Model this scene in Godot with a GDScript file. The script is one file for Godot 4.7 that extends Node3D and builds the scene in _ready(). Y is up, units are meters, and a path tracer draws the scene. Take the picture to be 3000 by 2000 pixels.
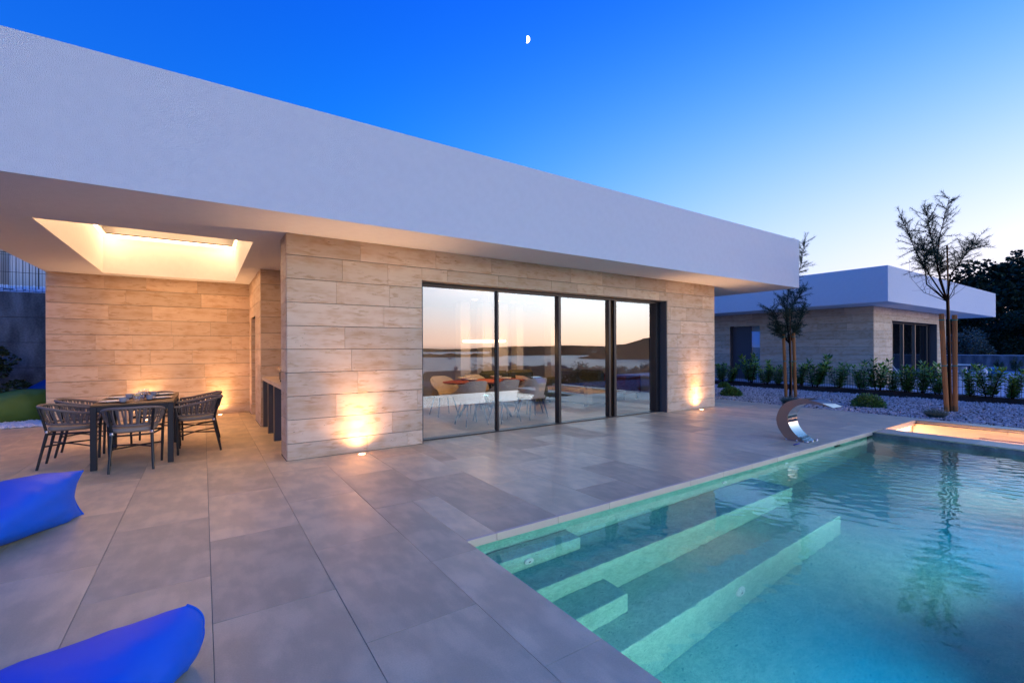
extends Node3D
# Evening view of a flat-roofed stone villa with terrace and pool. x runs along the front wall, -z into the house, y up; metres.

const SOFFIT := 2.865
const ROOF_TOP := 4.05
const WALL_Z := -6.34
const FASCIA_Z := -5.42
const BACK_Z := -11.85
const WATER_Y := -0.085

var M := {}
var names := {}
var boxes := {}
var rng := RandomNumberGenerator.new()


# ---------------------------------------------------------------- mesh building
class MB:
	var v := PackedVector3Array()
	var n := PackedVector3Array()
	var c := PackedColorArray()
	var i := PackedInt32Array()
	var col := Color.WHITE
	var use_col := false

	func tri(a: Vector3, b: Vector3, d: Vector3) -> void:
		# a b d run counter-clockwise seen from outside
		var nn := (b - a).cross(d - a).normalized()
		var k := v.size()
		for p in [a, b, d]:
			v.append(p); n.append(nn); c.append(col)
		i.append_array([k, k + 2, k + 1])

	func quad(a: Vector3, b: Vector3, d: Vector3, e: Vector3) -> void:
		var nn := (d - a).cross(e - b).normalized()
		var k := v.size()
		for p in [a, b, d, e]:
			v.append(p); n.append(nn); c.append(col)
		i.append_array([k, k + 2, k + 1, k, k + 3, k + 2])

	func box(lo: Vector3, hi: Vector3) -> void:
		var a := Vector3(lo.x, lo.y, hi.z); var b := Vector3(hi.x, lo.y, hi.z); var d := Vector3(hi.x, hi.y, hi.z); var e := Vector3(lo.x, hi.y, hi.z)
		var f := Vector3(lo.x, lo.y, lo.z); var g := Vector3(hi.x, lo.y, lo.z); var h := Vector3(hi.x, hi.y, lo.z); var j := Vector3(lo.x, hi.y, lo.z)
		quad(a, b, d, e); quad(g, f, j, h); quad(b, g, h, d); quad(f, a, e, j); quad(e, d, h, j); quad(f, g, b, a)

	func grid(pts: Array, closed_u := false) -> void:
		# pts: rows of Vector3; smooth normals. Row direction x column direction points outward.
		var rows := pts.size(); var cols: int = pts[0].size()
		var k := v.size()
		for r in rows:
			for q in cols:
				var qa := (q - 1 + cols) % cols if closed_u else maxi(q - 1, 0)
				var qb := (q + 1) % cols if closed_u else mini(q + 1, cols - 1)
				var du: Vector3 = pts[r][qb] - pts[r][qa]
				var dv: Vector3 = pts[mini(r + 1, rows - 1)][q] - pts[maxi(r - 1, 0)][q]
				var nn := du.cross(dv)
				v.append(pts[r][q]); n.append(nn.normalized() if nn.length_squared() > 1e-18 else Vector3.UP); c.append(col)
		var last := cols if closed_u else cols - 1
		for r in rows - 1:
			for q in last:
				var a := k + r * cols + q; var b := k + r * cols + (q + 1) % cols
				var d := a + cols; var e := b + cols
				i.append_array([a, d, b, b, d, e])

	func tube(path: Array, rad: Array, sides := 8, caps := true) -> void:
		var rows := []
		var t0 := (path[1] - path[0] as Vector3).normalized()
		var up := Vector3.UP if absf(t0.y) < 0.9 else Vector3.RIGHT
		var side := t0.cross(up).normalized()
		for k in path.size():
			var t: Vector3 = (path[mini(k + 1, path.size() - 1)] - path[maxi(k - 1, 0)]).normalized()
			side = (side - t * side.dot(t)).normalized()
			var w := t.cross(side)
			var ring := []
			for q in sides:
				var a := TAU * q / sides
				ring.append(path[k] + (side * cos(a) + w * sin(a)) * rad[mini(k, rad.size() - 1)])
			rows.append(ring)
		grid(rows, true)
		if caps:
			for e in 2:
				var ring: Array = rows[0] if e == 0 else rows[-1]
				var mid: Vector3 = path[0] if e == 0 else path[-1]
				for q in sides:
					if e == 0: tri(mid, ring[(q + 1) % sides], ring[q])
					else: tri(mid, ring[q], ring[(q + 1) % sides])

	func lathe(profile: Array, sides := 20, at := Vector3.ZERO) -> void:
		# profile: Vector2(radius, height), from the bottom outside upwards
		var rows := []
		for p in profile:
			var ring := []
			for q in sides:
				var a := -TAU * q / sides
				ring.append(at + Vector3(p.x * cos(a), p.y, p.x * sin(a)))
			rows.append(ring)
		grid(rows, true)

	func leaf(p: Vector3, along: Vector3, across: Vector3, fold := 0.25) -> void:
		# a pointed leaf of four triangles, folded along its midrib
		var up := along.cross(across).normalized() * across.length() * fold
		var m1 := p + along * 0.35; var m2 := p + along * 0.7; var tip := p + along
		var l1 := m1 + across * 0.5 + up; var r1 := m1 - across * 0.5 + up
		var l2 := m2 + across * 0.4 + up; var r2 := m2 - across * 0.4 + up
		tri(p, l1, m1); tri(p, m1, r1)
		quad(m1, l1, l2, m2); quad(r1, m1, m2, r2)
		tri(m2, l2, tip); tri(m2, tip, r2)

	func blade(p: Vector3, along: Vector3, across: Vector3) -> void:
		tri(p - across * 0.5, p + across * 0.5, p + along)

	func patch(p: Vector3, along: Vector3, across: Vector3) -> void:
		quad(p - across * 0.5, p + along * 0.5 - across * 0.75, p + along, p + along * 0.45 + across * 0.75)

	func commit() -> ArrayMesh:
		var arr := []
		arr.resize(Mesh.ARRAY_MAX)
		arr[Mesh.ARRAY_VERTEX] = v; arr[Mesh.ARRAY_NORMAL] = n; arr[Mesh.ARRAY_INDEX] = i
		if use_col: arr[Mesh.ARRAY_COLOR] = c
		var m := ArrayMesh.new()
		m.add_surface_from_arrays(Mesh.PRIMITIVE_TRIANGLES, arr)
		return m


func cbox(size: Vector3, ch: float) -> ArrayMesh:
	# a box with chamfered edges, centred; shared between equal sizes
	var key := "%.4f %.4f %.4f %.4f" % [size.x, size.y, size.z, ch]
	if boxes.has(key): return boxes[key]
	var h := size * 0.5
	ch = minf(ch, minf(h.x, minf(h.y, h.z)) * 0.6)
	var m := MB.new()
	for ax in 3:
		var u := (ax + 1) % 3; var w := (ax + 2) % 3
		for s in [1.0, -1.0]:
			var q := []
			for k in [[-1, -1], [1, -1], [1, 1], [-1, 1]]:
				var p := Vector3.ZERO
				p[ax] = s * h[ax]; p[u] = k[0] * (h[u] - ch); p[w] = k[1] * (h[w] - ch)
				q.append(p)
			if s > 0: m.quad(q[0], q[1], q[2], q[3])
			else: m.quad(q[3], q[2], q[1], q[0])
			for s2 in [1.0, -1.0]:   # edge between face (ax, s) and face (u, s2)
				var a := Vector3.ZERO; var b := Vector3.ZERO
				a[ax] = s * h[ax]; a[u] = s2 * (h[u] - ch)
				b[ax] = s * (h[ax] - ch); b[u] = s2 * h[u]
				var a1 := a; var a2 := a; var b1 := b; var b2 := b
				a1[w] = -(h[w] - ch); a2[w] = h[w] - ch; b1[w] = a1[w]; b2[w] = a2[w]
				if s * s2 > 0: m.quad(a1, b1, b2, a2)
				else: m.quad(a2, b2, b1, a1)
	for sx in [1.0, -1.0]:
		for sy in [1.0, -1.0]:
			for sz in [1.0, -1.0]:
				var a := Vector3(sx * h.x, sy * (h.y - ch), sz * (h.z - ch))
				var b := Vector3(sx * (h.x - ch), sy * h.y, sz * (h.z - ch))
				var d := Vector3(sx * (h.x - ch), sy * (h.y - ch), sz * h.z)
				if sx * sy * sz > 0: m.tri(a, b, d)
				else: m.tri(a, d, b)
	boxes[key] = m.commit()
	return boxes[key]


# ---------------------------------------------------------------- things and parts
func numbered(called: String) -> String:
	names[called] = names.get(called, -1) + 1
	return called if names[called] == 0 else "%s_%03d" % [called, names[called]]


func tag(o: Node, label: String, category: String, group := "") -> Node:
	o.set_meta("label", label); o.set_meta("category", category)
	if group: o.set_meta("group", group)
	return o


func thing(called: String, label: String, category: String, at := Vector3.ZERO, turn := 0.0, group := "") -> Node3D:
	var o := Node3D.new()
	o.name = numbered(called)
	add_child(o)
	o.position = at; o.rotation.y = turn
	tag(o, label, category, group)
	return o


func inst(parent: Node, called: String, mesh: Mesh, mat: Material, at := Vector3.ZERO) -> MeshInstance3D:
	var o := MeshInstance3D.new()
	o.name = numbered(called) if parent == self else called
	o.mesh = mesh
	o.material_override = mat
	o.position = at
	parent.add_child(o, true)
	return o


func part(parent: Node, called: String, m: MB, mat: Material, at := Vector3.ZERO) -> MeshInstance3D:
	return inst(parent, called, m.commit(), mat, at)


func bx(parent: Node, called: String, mat: Material, lo: Vector3, hi: Vector3, ch := 0.003) -> MeshInstance3D:
	return inst(parent, called, cbox(hi - lo, ch), mat, (lo + hi) * 0.5)


func structure(o: Node) -> Node:
	o.set_meta("kind", "structure")
	return o


func stuff(o: Node) -> Node:
	o.set_meta("kind", "stuff")
	return o


func copy_of(o: Node3D, at: Vector3, turn: float, label := "", size := 1.0) -> Node3D:
	var r: Node3D = o.duplicate()
	r.name = numbered(String(o.name).rstrip("0123456789").trim_suffix("_"))
	add_child(r)
	r.position = at; r.rotation.y = turn; r.scale = Vector3.ONE * size
	if label: r.set_meta("label", label)
	return r


func many(parent: Node, called: String, mesh: Mesh, mat: Material, where: Array) -> MultiMeshInstance3D:
	var mm := MultiMesh.new()
	mm.transform_format = MultiMesh.TRANSFORM_3D
	mm.mesh = mesh
	mm.instance_count = where.size()
	for k in where.size(): mm.set_instance_transform(k, where[k])
	var o := MultiMeshInstance3D.new()
	o.name = numbered(called) if parent == self else called
	o.multimesh = mm
	o.material_override = mat
	parent.add_child(o, true)
	return o


func dir_random() -> Vector3:
	var z := rng.randf_range(-1, 1); var a := rng.randf() * TAU; var r := sqrt(1 - z * z)
	return Vector3(r * cos(a), z, r * sin(a))


# ---------------------------------------------------------------- materials
func srgb(r: float, g: float, b: float) -> Color:
	return Color(r, g, b).linear_to_srgb()   # from real-world base colours (linear)


func mat(called: String, color: Color, rough := 0.7, metal := 0.0, spec := 0.5) -> StandardMaterial3D:
	var m := StandardMaterial3D.new()
	m.resource_name = called
	m.albedo_color = color
	m.roughness = rough
	m.metallic = metal
	m.metallic_specular = spec
	M[called] = m
	return m


func glow(called: String, color: Color, energy: float) -> StandardMaterial3D:
	var m := mat(called, color, 0.6)
	m.emission_enabled = true
	m.emission = color
	m.emission_energy_multiplier = energy
	return m


func noise_bytes(w: int, h: int, sd: int, freq: float, oct := 4, sx := 1.0, sy := 1.0, kind := FastNoiseLite.TYPE_SIMPLEX_SMOOTH) -> PackedByteArray:
	# one grey byte a pixel, seamless; stretched by drawing it small along one axis
	var f := FastNoiseLite.new()
	f.seed = sd; f.frequency = freq; f.fractal_octaves = oct; f.noise_type = kind
	var im := f.get_seamless_image(int(w * sx), int(h * sy), false, false, 0.1, true)
	im.convert(Image.FORMAT_L8)
	if im.get_width() != w or im.get_height() != h: im.resize(w, h, Image.INTERPOLATE_CUBIC)
	return im.get_data()


func picture(w: int, h: int, rgb: PackedByteArray) -> ImageTexture:
	return ImageTexture.create_from_image(Image.create_from_data(w, h, false, Image.FORMAT_RGB8, rgb))


func grey_picture(w: int, h: int, g: PackedByteArray) -> ImageTexture:
	return ImageTexture.create_from_image(Image.create_from_data(w, h, false, Image.FORMAT_L8, g))


func triplanar(m: StandardMaterial3D, tex: Texture2D, scale: Vector3, offset := Vector3.ZERO, bump: Texture2D = null, depth := 0.0) -> StandardMaterial3D:
	m.albedo_texture = tex
	m.uv1_triplanar = true; m.uv1_world_triplanar = true
	m.uv1_scale = scale; m.uv1_offset = offset
	if bump:
		m.heightmap_enabled = true; m.heightmap_texture = bump; m.heightmap_scale = depth
	return m


func make_materials() -> void:
	# travertine: bedded bands, clouds and elongated pits
	var w := 1024; var h := 512
	var band := noise_bytes(w, h, 3, 0.011, 3, 0.16, 1.0)
	var fine := noise_bytes(w, h, 4, 0.045, 4, 0.3, 1.0)
	var cloud := noise_bytes(w, h, 5, 0.008, 3)
	var pit := noise_bytes(w, h, 6, 0.085, 3, 0.5, 1.0)
	var zone := noise_bytes(w, h, 7, 0.012, 2, 0.4, 1.0)
	var rgb := PackedByteArray(); rgb.resize(w * h * 3)
	var hgt := PackedByteArray(); hgt.resize(w * h)
	for k in w * h:
		var b := band[k] / 255.0; var f := fine[k] / 255.0; var cl := cloud[k] / 255.0
		var t := clampf(0.55 * b + 0.3 * f + 0.35 * cl - 0.1, 0, 1)
		t = smoothstep(0.3, 1.0, t)
		var p := 0.0
		if zone[k] > 150 and pit[k] > 205: p = clampf((pit[k] - 205) / 14.0, 0, 1)
		var speck := 0.0
		if zone[k] > 150: speck = clampf((f - 0.5) * 5.0, 0, 1) * clampf((zone[k] - 150) / 40.0, 0, 1) * 0.8
		var r := lerpf(238, 217, t) - 20 * speck; var g := lerpf(214, 181, t) - 26 * speck; var bl := lerpf(184, 142, t) - 30 * speck
		rgb[k * 3] = int(lerpf(r, 96, p * 0.85)); rgb[k * 3 + 1] = int(lerpf(g, 70, p * 0.85)); rgb[k * 3 + 2] = int(lerpf(bl, 48, p * 0.85))
		hgt[k] = int(clampf(200 - 190 * p - 20 * f, 0, 255))
	var trav := picture(w, h, rgb); var trav_h := grey_picture(w, h, hgt)
	for k in 8:
		var tint: float = [1.0, 0.955, 1.015, 0.985, 0.93, 0.97, 1.03, 0.945][k]
		var m := mat("travertine_%d" % k, Color(0.96 * tint, 0.95 * tint, 0.93 * tint), 0.62, 0, 0.4)
		triplanar(m, trav, Vector3(0.42, 1.05, 0.42), Vector3(0.37 * k + 0.11, 0.29 * k * k + 0.05, 0.53 * k), trav_h, 0.35)
		m.uv1_triplanar_sharpness = 8
	# porcelain paving: soft clouds, drawn-out wisps, faint scuffs
	w = 1024; h = 1024
	var c1 := noise_bytes(w, h, 11, 0.004, 4)
	var c2 := noise_bytes(w, h, 12, 0.011, 5, 1.0, 0.35)
	var c3 := noise_bytes(w, h, 13, 0.15, 2)
	rgb.resize(w * h * 3); hgt.resize(w * h)
	for k in w * h:
		var t := 0.55 * c1[k] / 255.0 + 0.42 * c2[k] / 255.0
		var g := (c3[k] - 128) * 0.05
		t = smoothstep(0.25, 0.8, t)
		rgb[k * 3] = int(clampf(lerpf(212, 236, t) + g, 0, 255)); rgb[k * 3 + 1] = int(clampf(lerpf(187, 208, t) + g, 0, 255)); rgb[k * 3 + 2] = int(clampf(lerpf(142, 159, t) + g, 0, 255))
		hgt[k] = c3[k]
	var porc := picture(w, h, rgb); var porc_h := grey_picture(w, h, hgt)
	for k in 6:
		var tint: float = [1.0, 0.94, 0.985, 0.96, 1.03, 0.925][k]
		var m := mat("porcelain_%d" % k, Color(tint, tint * 0.995, tint * 0.99), [0.38, 0.46, 0.36, 0.42, 0.38, 0.48][k], 0, 0.6)
		triplanar(m, porc, Vector3(0.62, 0.62, 0.62), Vector3(0.41 * k, 0.2 * k, 0.27 * k * k), porc_h, 0.02)
	# render on the roof edge
	w = 512; h = 512
	var s1 := noise_bytes(w, h, 21, 0.09, 3); var s2 := noise_bytes(w, h, 22, 0.006, 3)
	rgb.resize(w * h * 3)
	for k in w * h:
		var g := 236 + (s2[k] - 128) * 0.015 + (s1[k] - 128) * 0.03
		rgb[k * 3] = int(g); rgb[k * 3 + 1] = int(g); rgb[k * 3 + 2] = int(g - 2)
	var stucco := picture(w, h, rgb); var stucco_h := grey_picture(w, h, s1)
	triplanar(mat("stucco", Color(1, 1, 1), 0.9, 0, 0.3), stucco, Vector3.ONE * 2.2, Vector3.ZERO, stucco_h, 0.5)
	triplanar(mat("plaster", Color(0.97, 0.96, 0.95), 0.85, 0, 0.3), stucco, Vector3.ONE * 1.1, Vector3.ONE * 0.3, stucco_h, 0.12)
	# cast concrete with lift lines left by boards, drips and pinholes
	var k1 := noise_bytes(w, h, 31, 0.01, 4, 1.0, 0.3); var k2 := noise_bytes(w, h, 32, 0.08, 3)
	for k in w * h:
		var g := 140 + (k1[k] - 128) * 0.28 + (k2[k] - 128) * 0.12
		if k2[k] > 226: g -= 45
		rgb[k * 3] = int(g); rgb[k * 3 + 1] = int(g); rgb[k * 3 + 2] = int(g * 1.0)
	triplanar(mat("concrete", Color(0.82, 0.84, 0.86), 0.9, 0, 0.3), picture(w, h, rgb), Vector3.ONE * 0.5, Vector3.ZERO, grey_picture(w, h, k2), 0.2)
	# pool stone: mottled green quartzite
	var p1 := noise_bytes(w, h, 41, 0.05, 3, 0.6, 1.0); var p2 := noise_bytes(w, h, 42, 0.012, 4); var p3 := noise_bytes(w, h, 43, 0.12, 2)
	for k in w * h:
		var t := clampf(p1[k] / 255.0 * 0.7 + p2[k] / 255.0 * 0.45 - 0.08, 0, 1)
		var r := lerpf(140, 202, t); var g := lerpf(172, 226, t); var b := lerpf(160, 212, t)
		if p3[k] > 205 or p1[k] > 205: r *= 0.6; g *= 0.68; b *= 0.66
		rgb[k * 3] = int(r); rgb[k * 3 + 1] = int(g); rgb[k * 3 + 2] = int(b)
	triplanar(mat("pool_stone", Color(0.92, 1, 0.97), 0.6), picture(w, h, rgb), Vector3.ONE * 0.9)
	# soil and dry ground
	var e1 := noise_bytes(w, h, 51, 0.06, 4); var e2 := noise_bytes(w, h, 52, 0.01, 3)
	for k in w * h:
		var t := e1[k] / 255.0 * 0.6 + e2[k] / 255.0 * 0.4
		rgb[k * 3] = int(lerpf(48, 120, t)); rgb[k * 3 + 1] = int(lerpf(38, 96, t)); rgb[k * 3 + 2] = int(lerpf(30, 74, t))
	var earth := picture(w, h, rgb); var earth_h := grey_picture(w, h, e1)
	triplanar(mat("soil", Color(0.85, 0.8, 0.78), 0.95, 0, 0.2), earth, Vector3.ONE * 0.8, Vector3.ZERO, earth_h, 2.0)
	triplanar(mat("dry_ground", Color(0.75, 0.8, 0.62), 0.95, 0, 0.2), earth, Vector3.ONE * 0.11, Vector3.ZERO, earth_h, 4.0)
	triplanar(mat("wooded_hill", Color(0.4, 0.52, 0.42), 0.95, 0, 0.1), earth, Vector3.ONE * 0.01, Vector3.ZERO, earth_h, 400.0)
	# wood
	var g1 := noise_bytes(w, h, 61, 0.05, 4, 1.0, 0.07); var g2 := noise_bytes(w, h, 62, 0.01, 3, 1.0, 0.2)
	for k in w * h:
		var t := g1[k] / 255.0 * 0.65 + g2[k] / 255.0 * 0.35
		rgb[k * 3] = int(lerpf(150, 235, t)); rgb[k * 3 + 1] = int(lerpf(104, 186, t)); rgb[k * 3 + 2] = int(lerpf(62, 132, t))
	var timber := picture(w, h, rgb)
	triplanar(mat("stake_wood", Color(0.86, 0.78, 0.7), 0.75, 0, 0.3), timber, Vector3(3, 0.9, 3))
	triplanar(mat("bamboo", Color(0.72, 0.66, 0.56), 0.6, 0, 0.4), timber, Vector3(4, 0.8, 4), Vector3(0.3, 0.5, 0.1))
	triplanar(mat("orange_wood", Color(0.8, 0.5, 0.3), 0.5, 0, 0.4), timber, Vector3(0.9, 5, 0.9))
	triplanar(mat("table_top", Color(0.52, 0.47, 0.44), 0.55, 0, 0.4), porc, Vector3.ONE * 1.4)
	triplanar(mat("bark", Color(0.5, 0.42, 0.38), 0.9, 0, 0.2), earth, Vector3(6, 1.5, 6), Vector3.ZERO, earth_h, 0.6)
	# fabrics
	var f1 := noise_bytes(w, h, 71, 0.2, 2)
	var weave := grey_picture(w, h, f1)
	for d in [["rope", Color(0.50, 0.455, 0.43), 0.85], ["cushion", Color(0.6, 0.55, 0.5), 0.9], ["sofa_cloth", Color(0.42, 0.4, 0.26), 0.9], ["cream_cloth", Color(0.85, 0.78, 0.68), 0.85]]:
		var m := mat(d[0], d[1], d[2], 0, 0.3)
		m.uv1_triplanar = true; m.uv1_scale = Vector3.ONE * 4
		m.heightmap_enabled = true; m.heightmap_texture = weave; m.heightmap_scale = 0.15
		m.rim_enabled = true; m.rim = 0.25; m.rim_tint = 0.6
	for d in [["blue_cloth", srgb(0.0, 0.11, 0.66)], ["navy_cloth", srgb(0.0, 0.04, 0.22)], ["green_cloth", srgb(0.13, 0.22, 0.03)]]:
		var m := mat(d[0], d[1], 0.5, 0, 0.45)
		m.uv1_triplanar = true; m.uv1_scale = Vector3.ONE * 6
		m.heightmap_enabled = true; m.heightmap_texture = weave; m.heightmap_scale = 0.04
	# plain things
	mat("joint", srgb(0.09, 0.085, 0.09), 0.95)
	mat("grout", srgb(0.16, 0.145, 0.135), 0.9)
	mat("dark_metal", srgb(0.018, 0.02, 0.023), 0.42, 0.0, 0.5)
	mat("black_tube", srgb(0.012, 0.012, 0.013), 0.4, 0.0, 0.5)
	mat("bronze_frame", srgb(0.05, 0.047, 0.045), 0.35, 0.6, 0.5)
	mat("steel", Color(0.74, 0.73, 0.72), 0.05, 1.0)
	var brushed := mat("brushed_steel", Color(0.62, 0.56, 0.51), 0.34, 1.0)
	brushed.uv1_triplanar = true; brushed.uv1_scale = Vector3(2, 30, 30)
	brushed.heightmap_enabled = true; brushed.heightmap_texture = weave; brushed.heightmap_scale = 0.01
	mat("chrome", Color(0.85, 0.85, 0.86), 0.08, 1.0)
	mat("coping_edge", srgb(0.7, 0.53, 0.39), 0.55)
	mat("pit_render", srgb(0.66, 0.52, 0.41), 0.8)
	mat("white_plastic", srgb(0.75, 0.75, 0.74), 0.35)
	mat("white_ceramic", srgb(0.74, 0.73, 0.71), 0.18)
	mat("grey_ceramic", srgb(0.33, 0.36, 0.42), 0.2)
	mat("yellow_fruit", srgb(0.72, 0.5, 0.06), 0.4)
	mat("brown_cake", srgb(0.07, 0.035, 0.02), 0.8)
	mat("linen", srgb(0.7, 0.66, 0.58), 0.9)
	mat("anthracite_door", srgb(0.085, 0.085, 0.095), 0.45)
	mat("fibre_board", srgb(0.11, 0.115, 0.125), 0.9)
	mat("black_wire", srgb(0.015, 0.017, 0.02), 0.5)
	mat("tie_tape", srgb(0.0, 0.2, 0.16), 0.5)
	mat("blue_plastic", srgb(0.02, 0.06, 0.35), 0.3)
	mat("bag_blue", srgb(0.04, 0.25, 0.5), 0.4)
	mat("bag_white", srgb(0.6, 0.62, 0.66), 0.5)
	mat("pale_deck", srgb(0.5, 0.52, 0.55), 0.7)
	mat("red_tile", srgb(0.2, 0.075, 0.045), 0.85)
	mat("house_wall", srgb(0.5, 0.45, 0.38), 0.9)
	mat("window_dark", srgb(0.02, 0.022, 0.026), 0.08)
	mat("hull_white", srgb(0.7, 0.7, 0.7), 0.5)
	mat("stone_mauve", srgb(0.58, 0.47, 0.4), 0.8)
	mat("stone_pale", srgb(0.74, 0.64, 0.57), 0.75)
	mat("stone_dark", srgb(0.36, 0.28, 0.24), 0.85)
	mat("stone_white", srgb(0.78, 0.77, 0.76), 0.8)
	var leafy := mat("leaf", Color(1, 1, 1), 0.42, 0, 0.5)
	leafy.vertex_color_use_as_albedo = true
	leafy.backlight_enabled = true; leafy.backlight = Color(0.35, 0.4, 0.25)
	var needle := mat("needle", Color(1, 1, 1), 0.7, 0, 0.3)
	needle.vertex_color_use_as_albedo = true
	# glass
	var one := Image.create_empty(4, 4, false, Image.FORMAT_RGBA8); one.fill(Color.WHITE)
	var coated := mat("coated_glass", Color(0.88, 0.96, 1.0, 0.26), 0.0, 1.0)   # solar-control coating: part mirror, part clear
	coated.transparency = BaseMaterial3D.TRANSPARENCY_ALPHA
	coated.albedo_texture = ImageTexture.create_from_image(one)
	var clear := mat("clear_glass", Color(1, 1, 1, 0.03), 0.0)
	clear.transparency = BaseMaterial3D.TRANSPARENCY_ALPHA
	var water := mat("pool_water", Color(0.6, 0.97, 1.0, 0.0), 0.0)
	water.refraction_enabled = true; water.refraction_scale = 0.033
	water.transparency = BaseMaterial3D.TRANSPARENCY_ALPHA
	var sea := mat("sea_water", srgb(0.015, 0.045, 0.09), 0.3)
	var wn := grey_picture(512, 512, noise_bytes(512, 512, 81, 0.03, 4))
	triplanar(sea, null, Vector3.ONE * 0.03)
	sea.heightmap_enabled = true; sea.heightmap_texture = wn; sea.heightmap_scale = 150.0
	glow("warm_led", Color(1.0, 0.82, 0.62), 7.0)
	glow("warm_lens", Color(1.0, 0.85, 0.64), 14.0)
	glow("warm_diffuser", Color(1.0, 0.86, 0.66), 5.0)
	glow("pool_lamp_lens", Color(0.9, 1.0, 1.0), 6.0)
	glow("moonlight", Color(1.0, 0.97, 0.9), 4.0)


# ---------------------------------------------------------------- sky
func sky_color(d: Vector3) -> Color:
	# clear sky some twenty minutes after sunset: blue above, a broad warm glow towards the sun's azimuth
	var e := rad_to_deg(asin(clampf(d.y, 0.0, 1.0)))
	var flat := Vector2(d.x, d.z).normalized()
	var c := flat.dot(Vector2(0.7, 0.714))
	var s := (c + 1.0) * 0.5
	var r := 0.003 + (0.02 + 0.95 * smoothstep(0.2, 0.9, s)) * exp(-0.0030 * e * e)
	var g := 0.07 + (0.13 + 0.65 * smoothstep(0.0, 0.85, s)) * exp(-0.0015 * e * e)
	var b := (0.72 + 0.34 * exp(-0.0012 * e * e)) * (0.76 + 0.24 * smoothstep(0.0, 0.42, s))
	g *= 1.0 - 0.38 * exp(-pow(e / 4.2, 2.0))
	b *= 1.0 - (0.1 + 0.5 * s * s) * exp(-pow(e / 4.6, 2.0))
	b *= 1.0 - 0.2 * smoothstep(0.55, 0.85, s) * smoothstep(0.0, 0.12, 0.99 - s) * exp(-pow(e / 11.0, 2.0))
	var lift := 1.0 + 2.3 * pow(s, 14.0) * exp(-pow(e / 24.0, 2.0))
	var rich := pow(s, 14.0)
	return Color(r * lift * (1.0 + 0.3 * rich), g * lift * (0.97 + 0.38 * rich), b * lift * (0.97 + 0.12 * rich))


func make_light() -> void:
	var cam := Camera3D.new()
	cam.name = "camera"
	cam.projection = Camera3D.PROJECTION_FRUSTUM
	cam.near = 0.05; cam.far = 30000.0
	cam.size = 2.0 * 0.7449 * cam.near
	cam.frustum_offset = Vector2(0, 16.0 / 1052.0 * cam.near)
	cam.position = Vector3(0, 1.4, 0)
	cam.rotation = Vector3(0, deg_to_rad(-34.01), deg_to_rad(-0.252))
	cam.current = true
	add_child(cam)
	var env := Environment.new()
	env.tonemap_mode = Environment.TONE_MAPPER_LINEAR
	env.tonemap_exposure = 1.34
	env.background_mode = Environment.BG_SKY
	env.volumetric_fog_enabled = true; env.volumetric_fog_density = 0.0   # only for the body of the pool water
	env.sdfgi_enabled = true; env.ssao_enabled = true; env.ssil_enabled = true
	var im := Image.create_empty(512, 256, false, Image.FORMAT_RGBF)
	for y in 256:
		var up := PI * (0.5 - (y + 0.5) / 256.0)
		for x in 512:
			var az := TAU * (x + 0.5) / 512.0
			im.set_pixel(x, y, sky_color(Vector3(cos(up) * sin(az), sin(up), -cos(up) * cos(az))) if up > -0.02 else Color(0.16, 0.18, 0.22))
	var pano := PanoramaSkyMaterial.new()
	pano.panorama = ImageTexture.create_from_image(im)
	var sky := Sky.new()
	sky.sky_material = pano
	env.sky = sky
	var we := WorldEnvironment.new()
	we.name = "environment"
	we.environment = env
	add_child(we)
	var sun := DirectionalLight3D.new()   # the sun, already below the sea horizon
	sun.name = "sun"
	sun.light_energy = 0.15
	sun.light_angular_distance = 1.0
	sun.light_color = Color(1.0, 0.8, 0.66)
	sun.shadow_enabled = true
	add_child(sun)
	sun.look_at_from_position(Vector3.ZERO, -Vector3(0.7, -0.09, 0.714), Vector3.UP)


func lamp_spot(parent: Node, at: Vector3, towards: Vector3, energy: float, half_angle := 60.0, soft := 0.04, color := Color(1.0, 0.79, 0.61)) -> void:
	var l := SpotLight3D.new()
	l.name = "lamp_light"
	l.light_energy = energy; l.light_color = color; l.light_size = soft
	l.spot_angle = half_angle; l.spot_angle_attenuation = 1.0; l.spot_range = 12.0; l.spot_attenuation = 2.0
	l.shadow_enabled = true
	parent.add_child(l, true)
	l.position = at
	var d := towards.normalized()
	l.basis = Basis.looking_at(d, Vector3.UP if absf(d.y) < 0.95 else Vector3.RIGHT)


func lamp_area(parent: Node, at: Vector3, towards: Vector3, size: Vector2, energy: float, long_axis: Vector3, color := Color(1.0, 0.79, 0.61)) -> void:
	var l := AreaLight3D.new()
	l.name = "lamp_light"
	l.light_energy = energy; l.light_color = color
	l.area_size = size; l.area_normalize_energy = true
	l.shadow_enabled = true
	parent.add_child(l, true)
	l.position = at
	var z := -towards.normalized(); var x := long_axis.normalized()
	l.basis = Basis(x, z.cross(x), z)


# ---------------------------------------------------------------- ground, paving
func terrain_y(x: float, z: float) -> float:
	if z < 0.8: return -0.1
	var t := z - 0.8
	var y := -0.1 - 1.5 * smoothstep(0.0, 2.5, t) - 0.115 * maxf(t - 1.5, 0.0) - 0.02 * maxf(t - 60.0, 0.0)
	return maxf(y + 0.6 * sin(x * 0.11 + 1.0) * sin(z * 0.07) * smoothstep(6.0, 30.0, t), -45.0)


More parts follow.
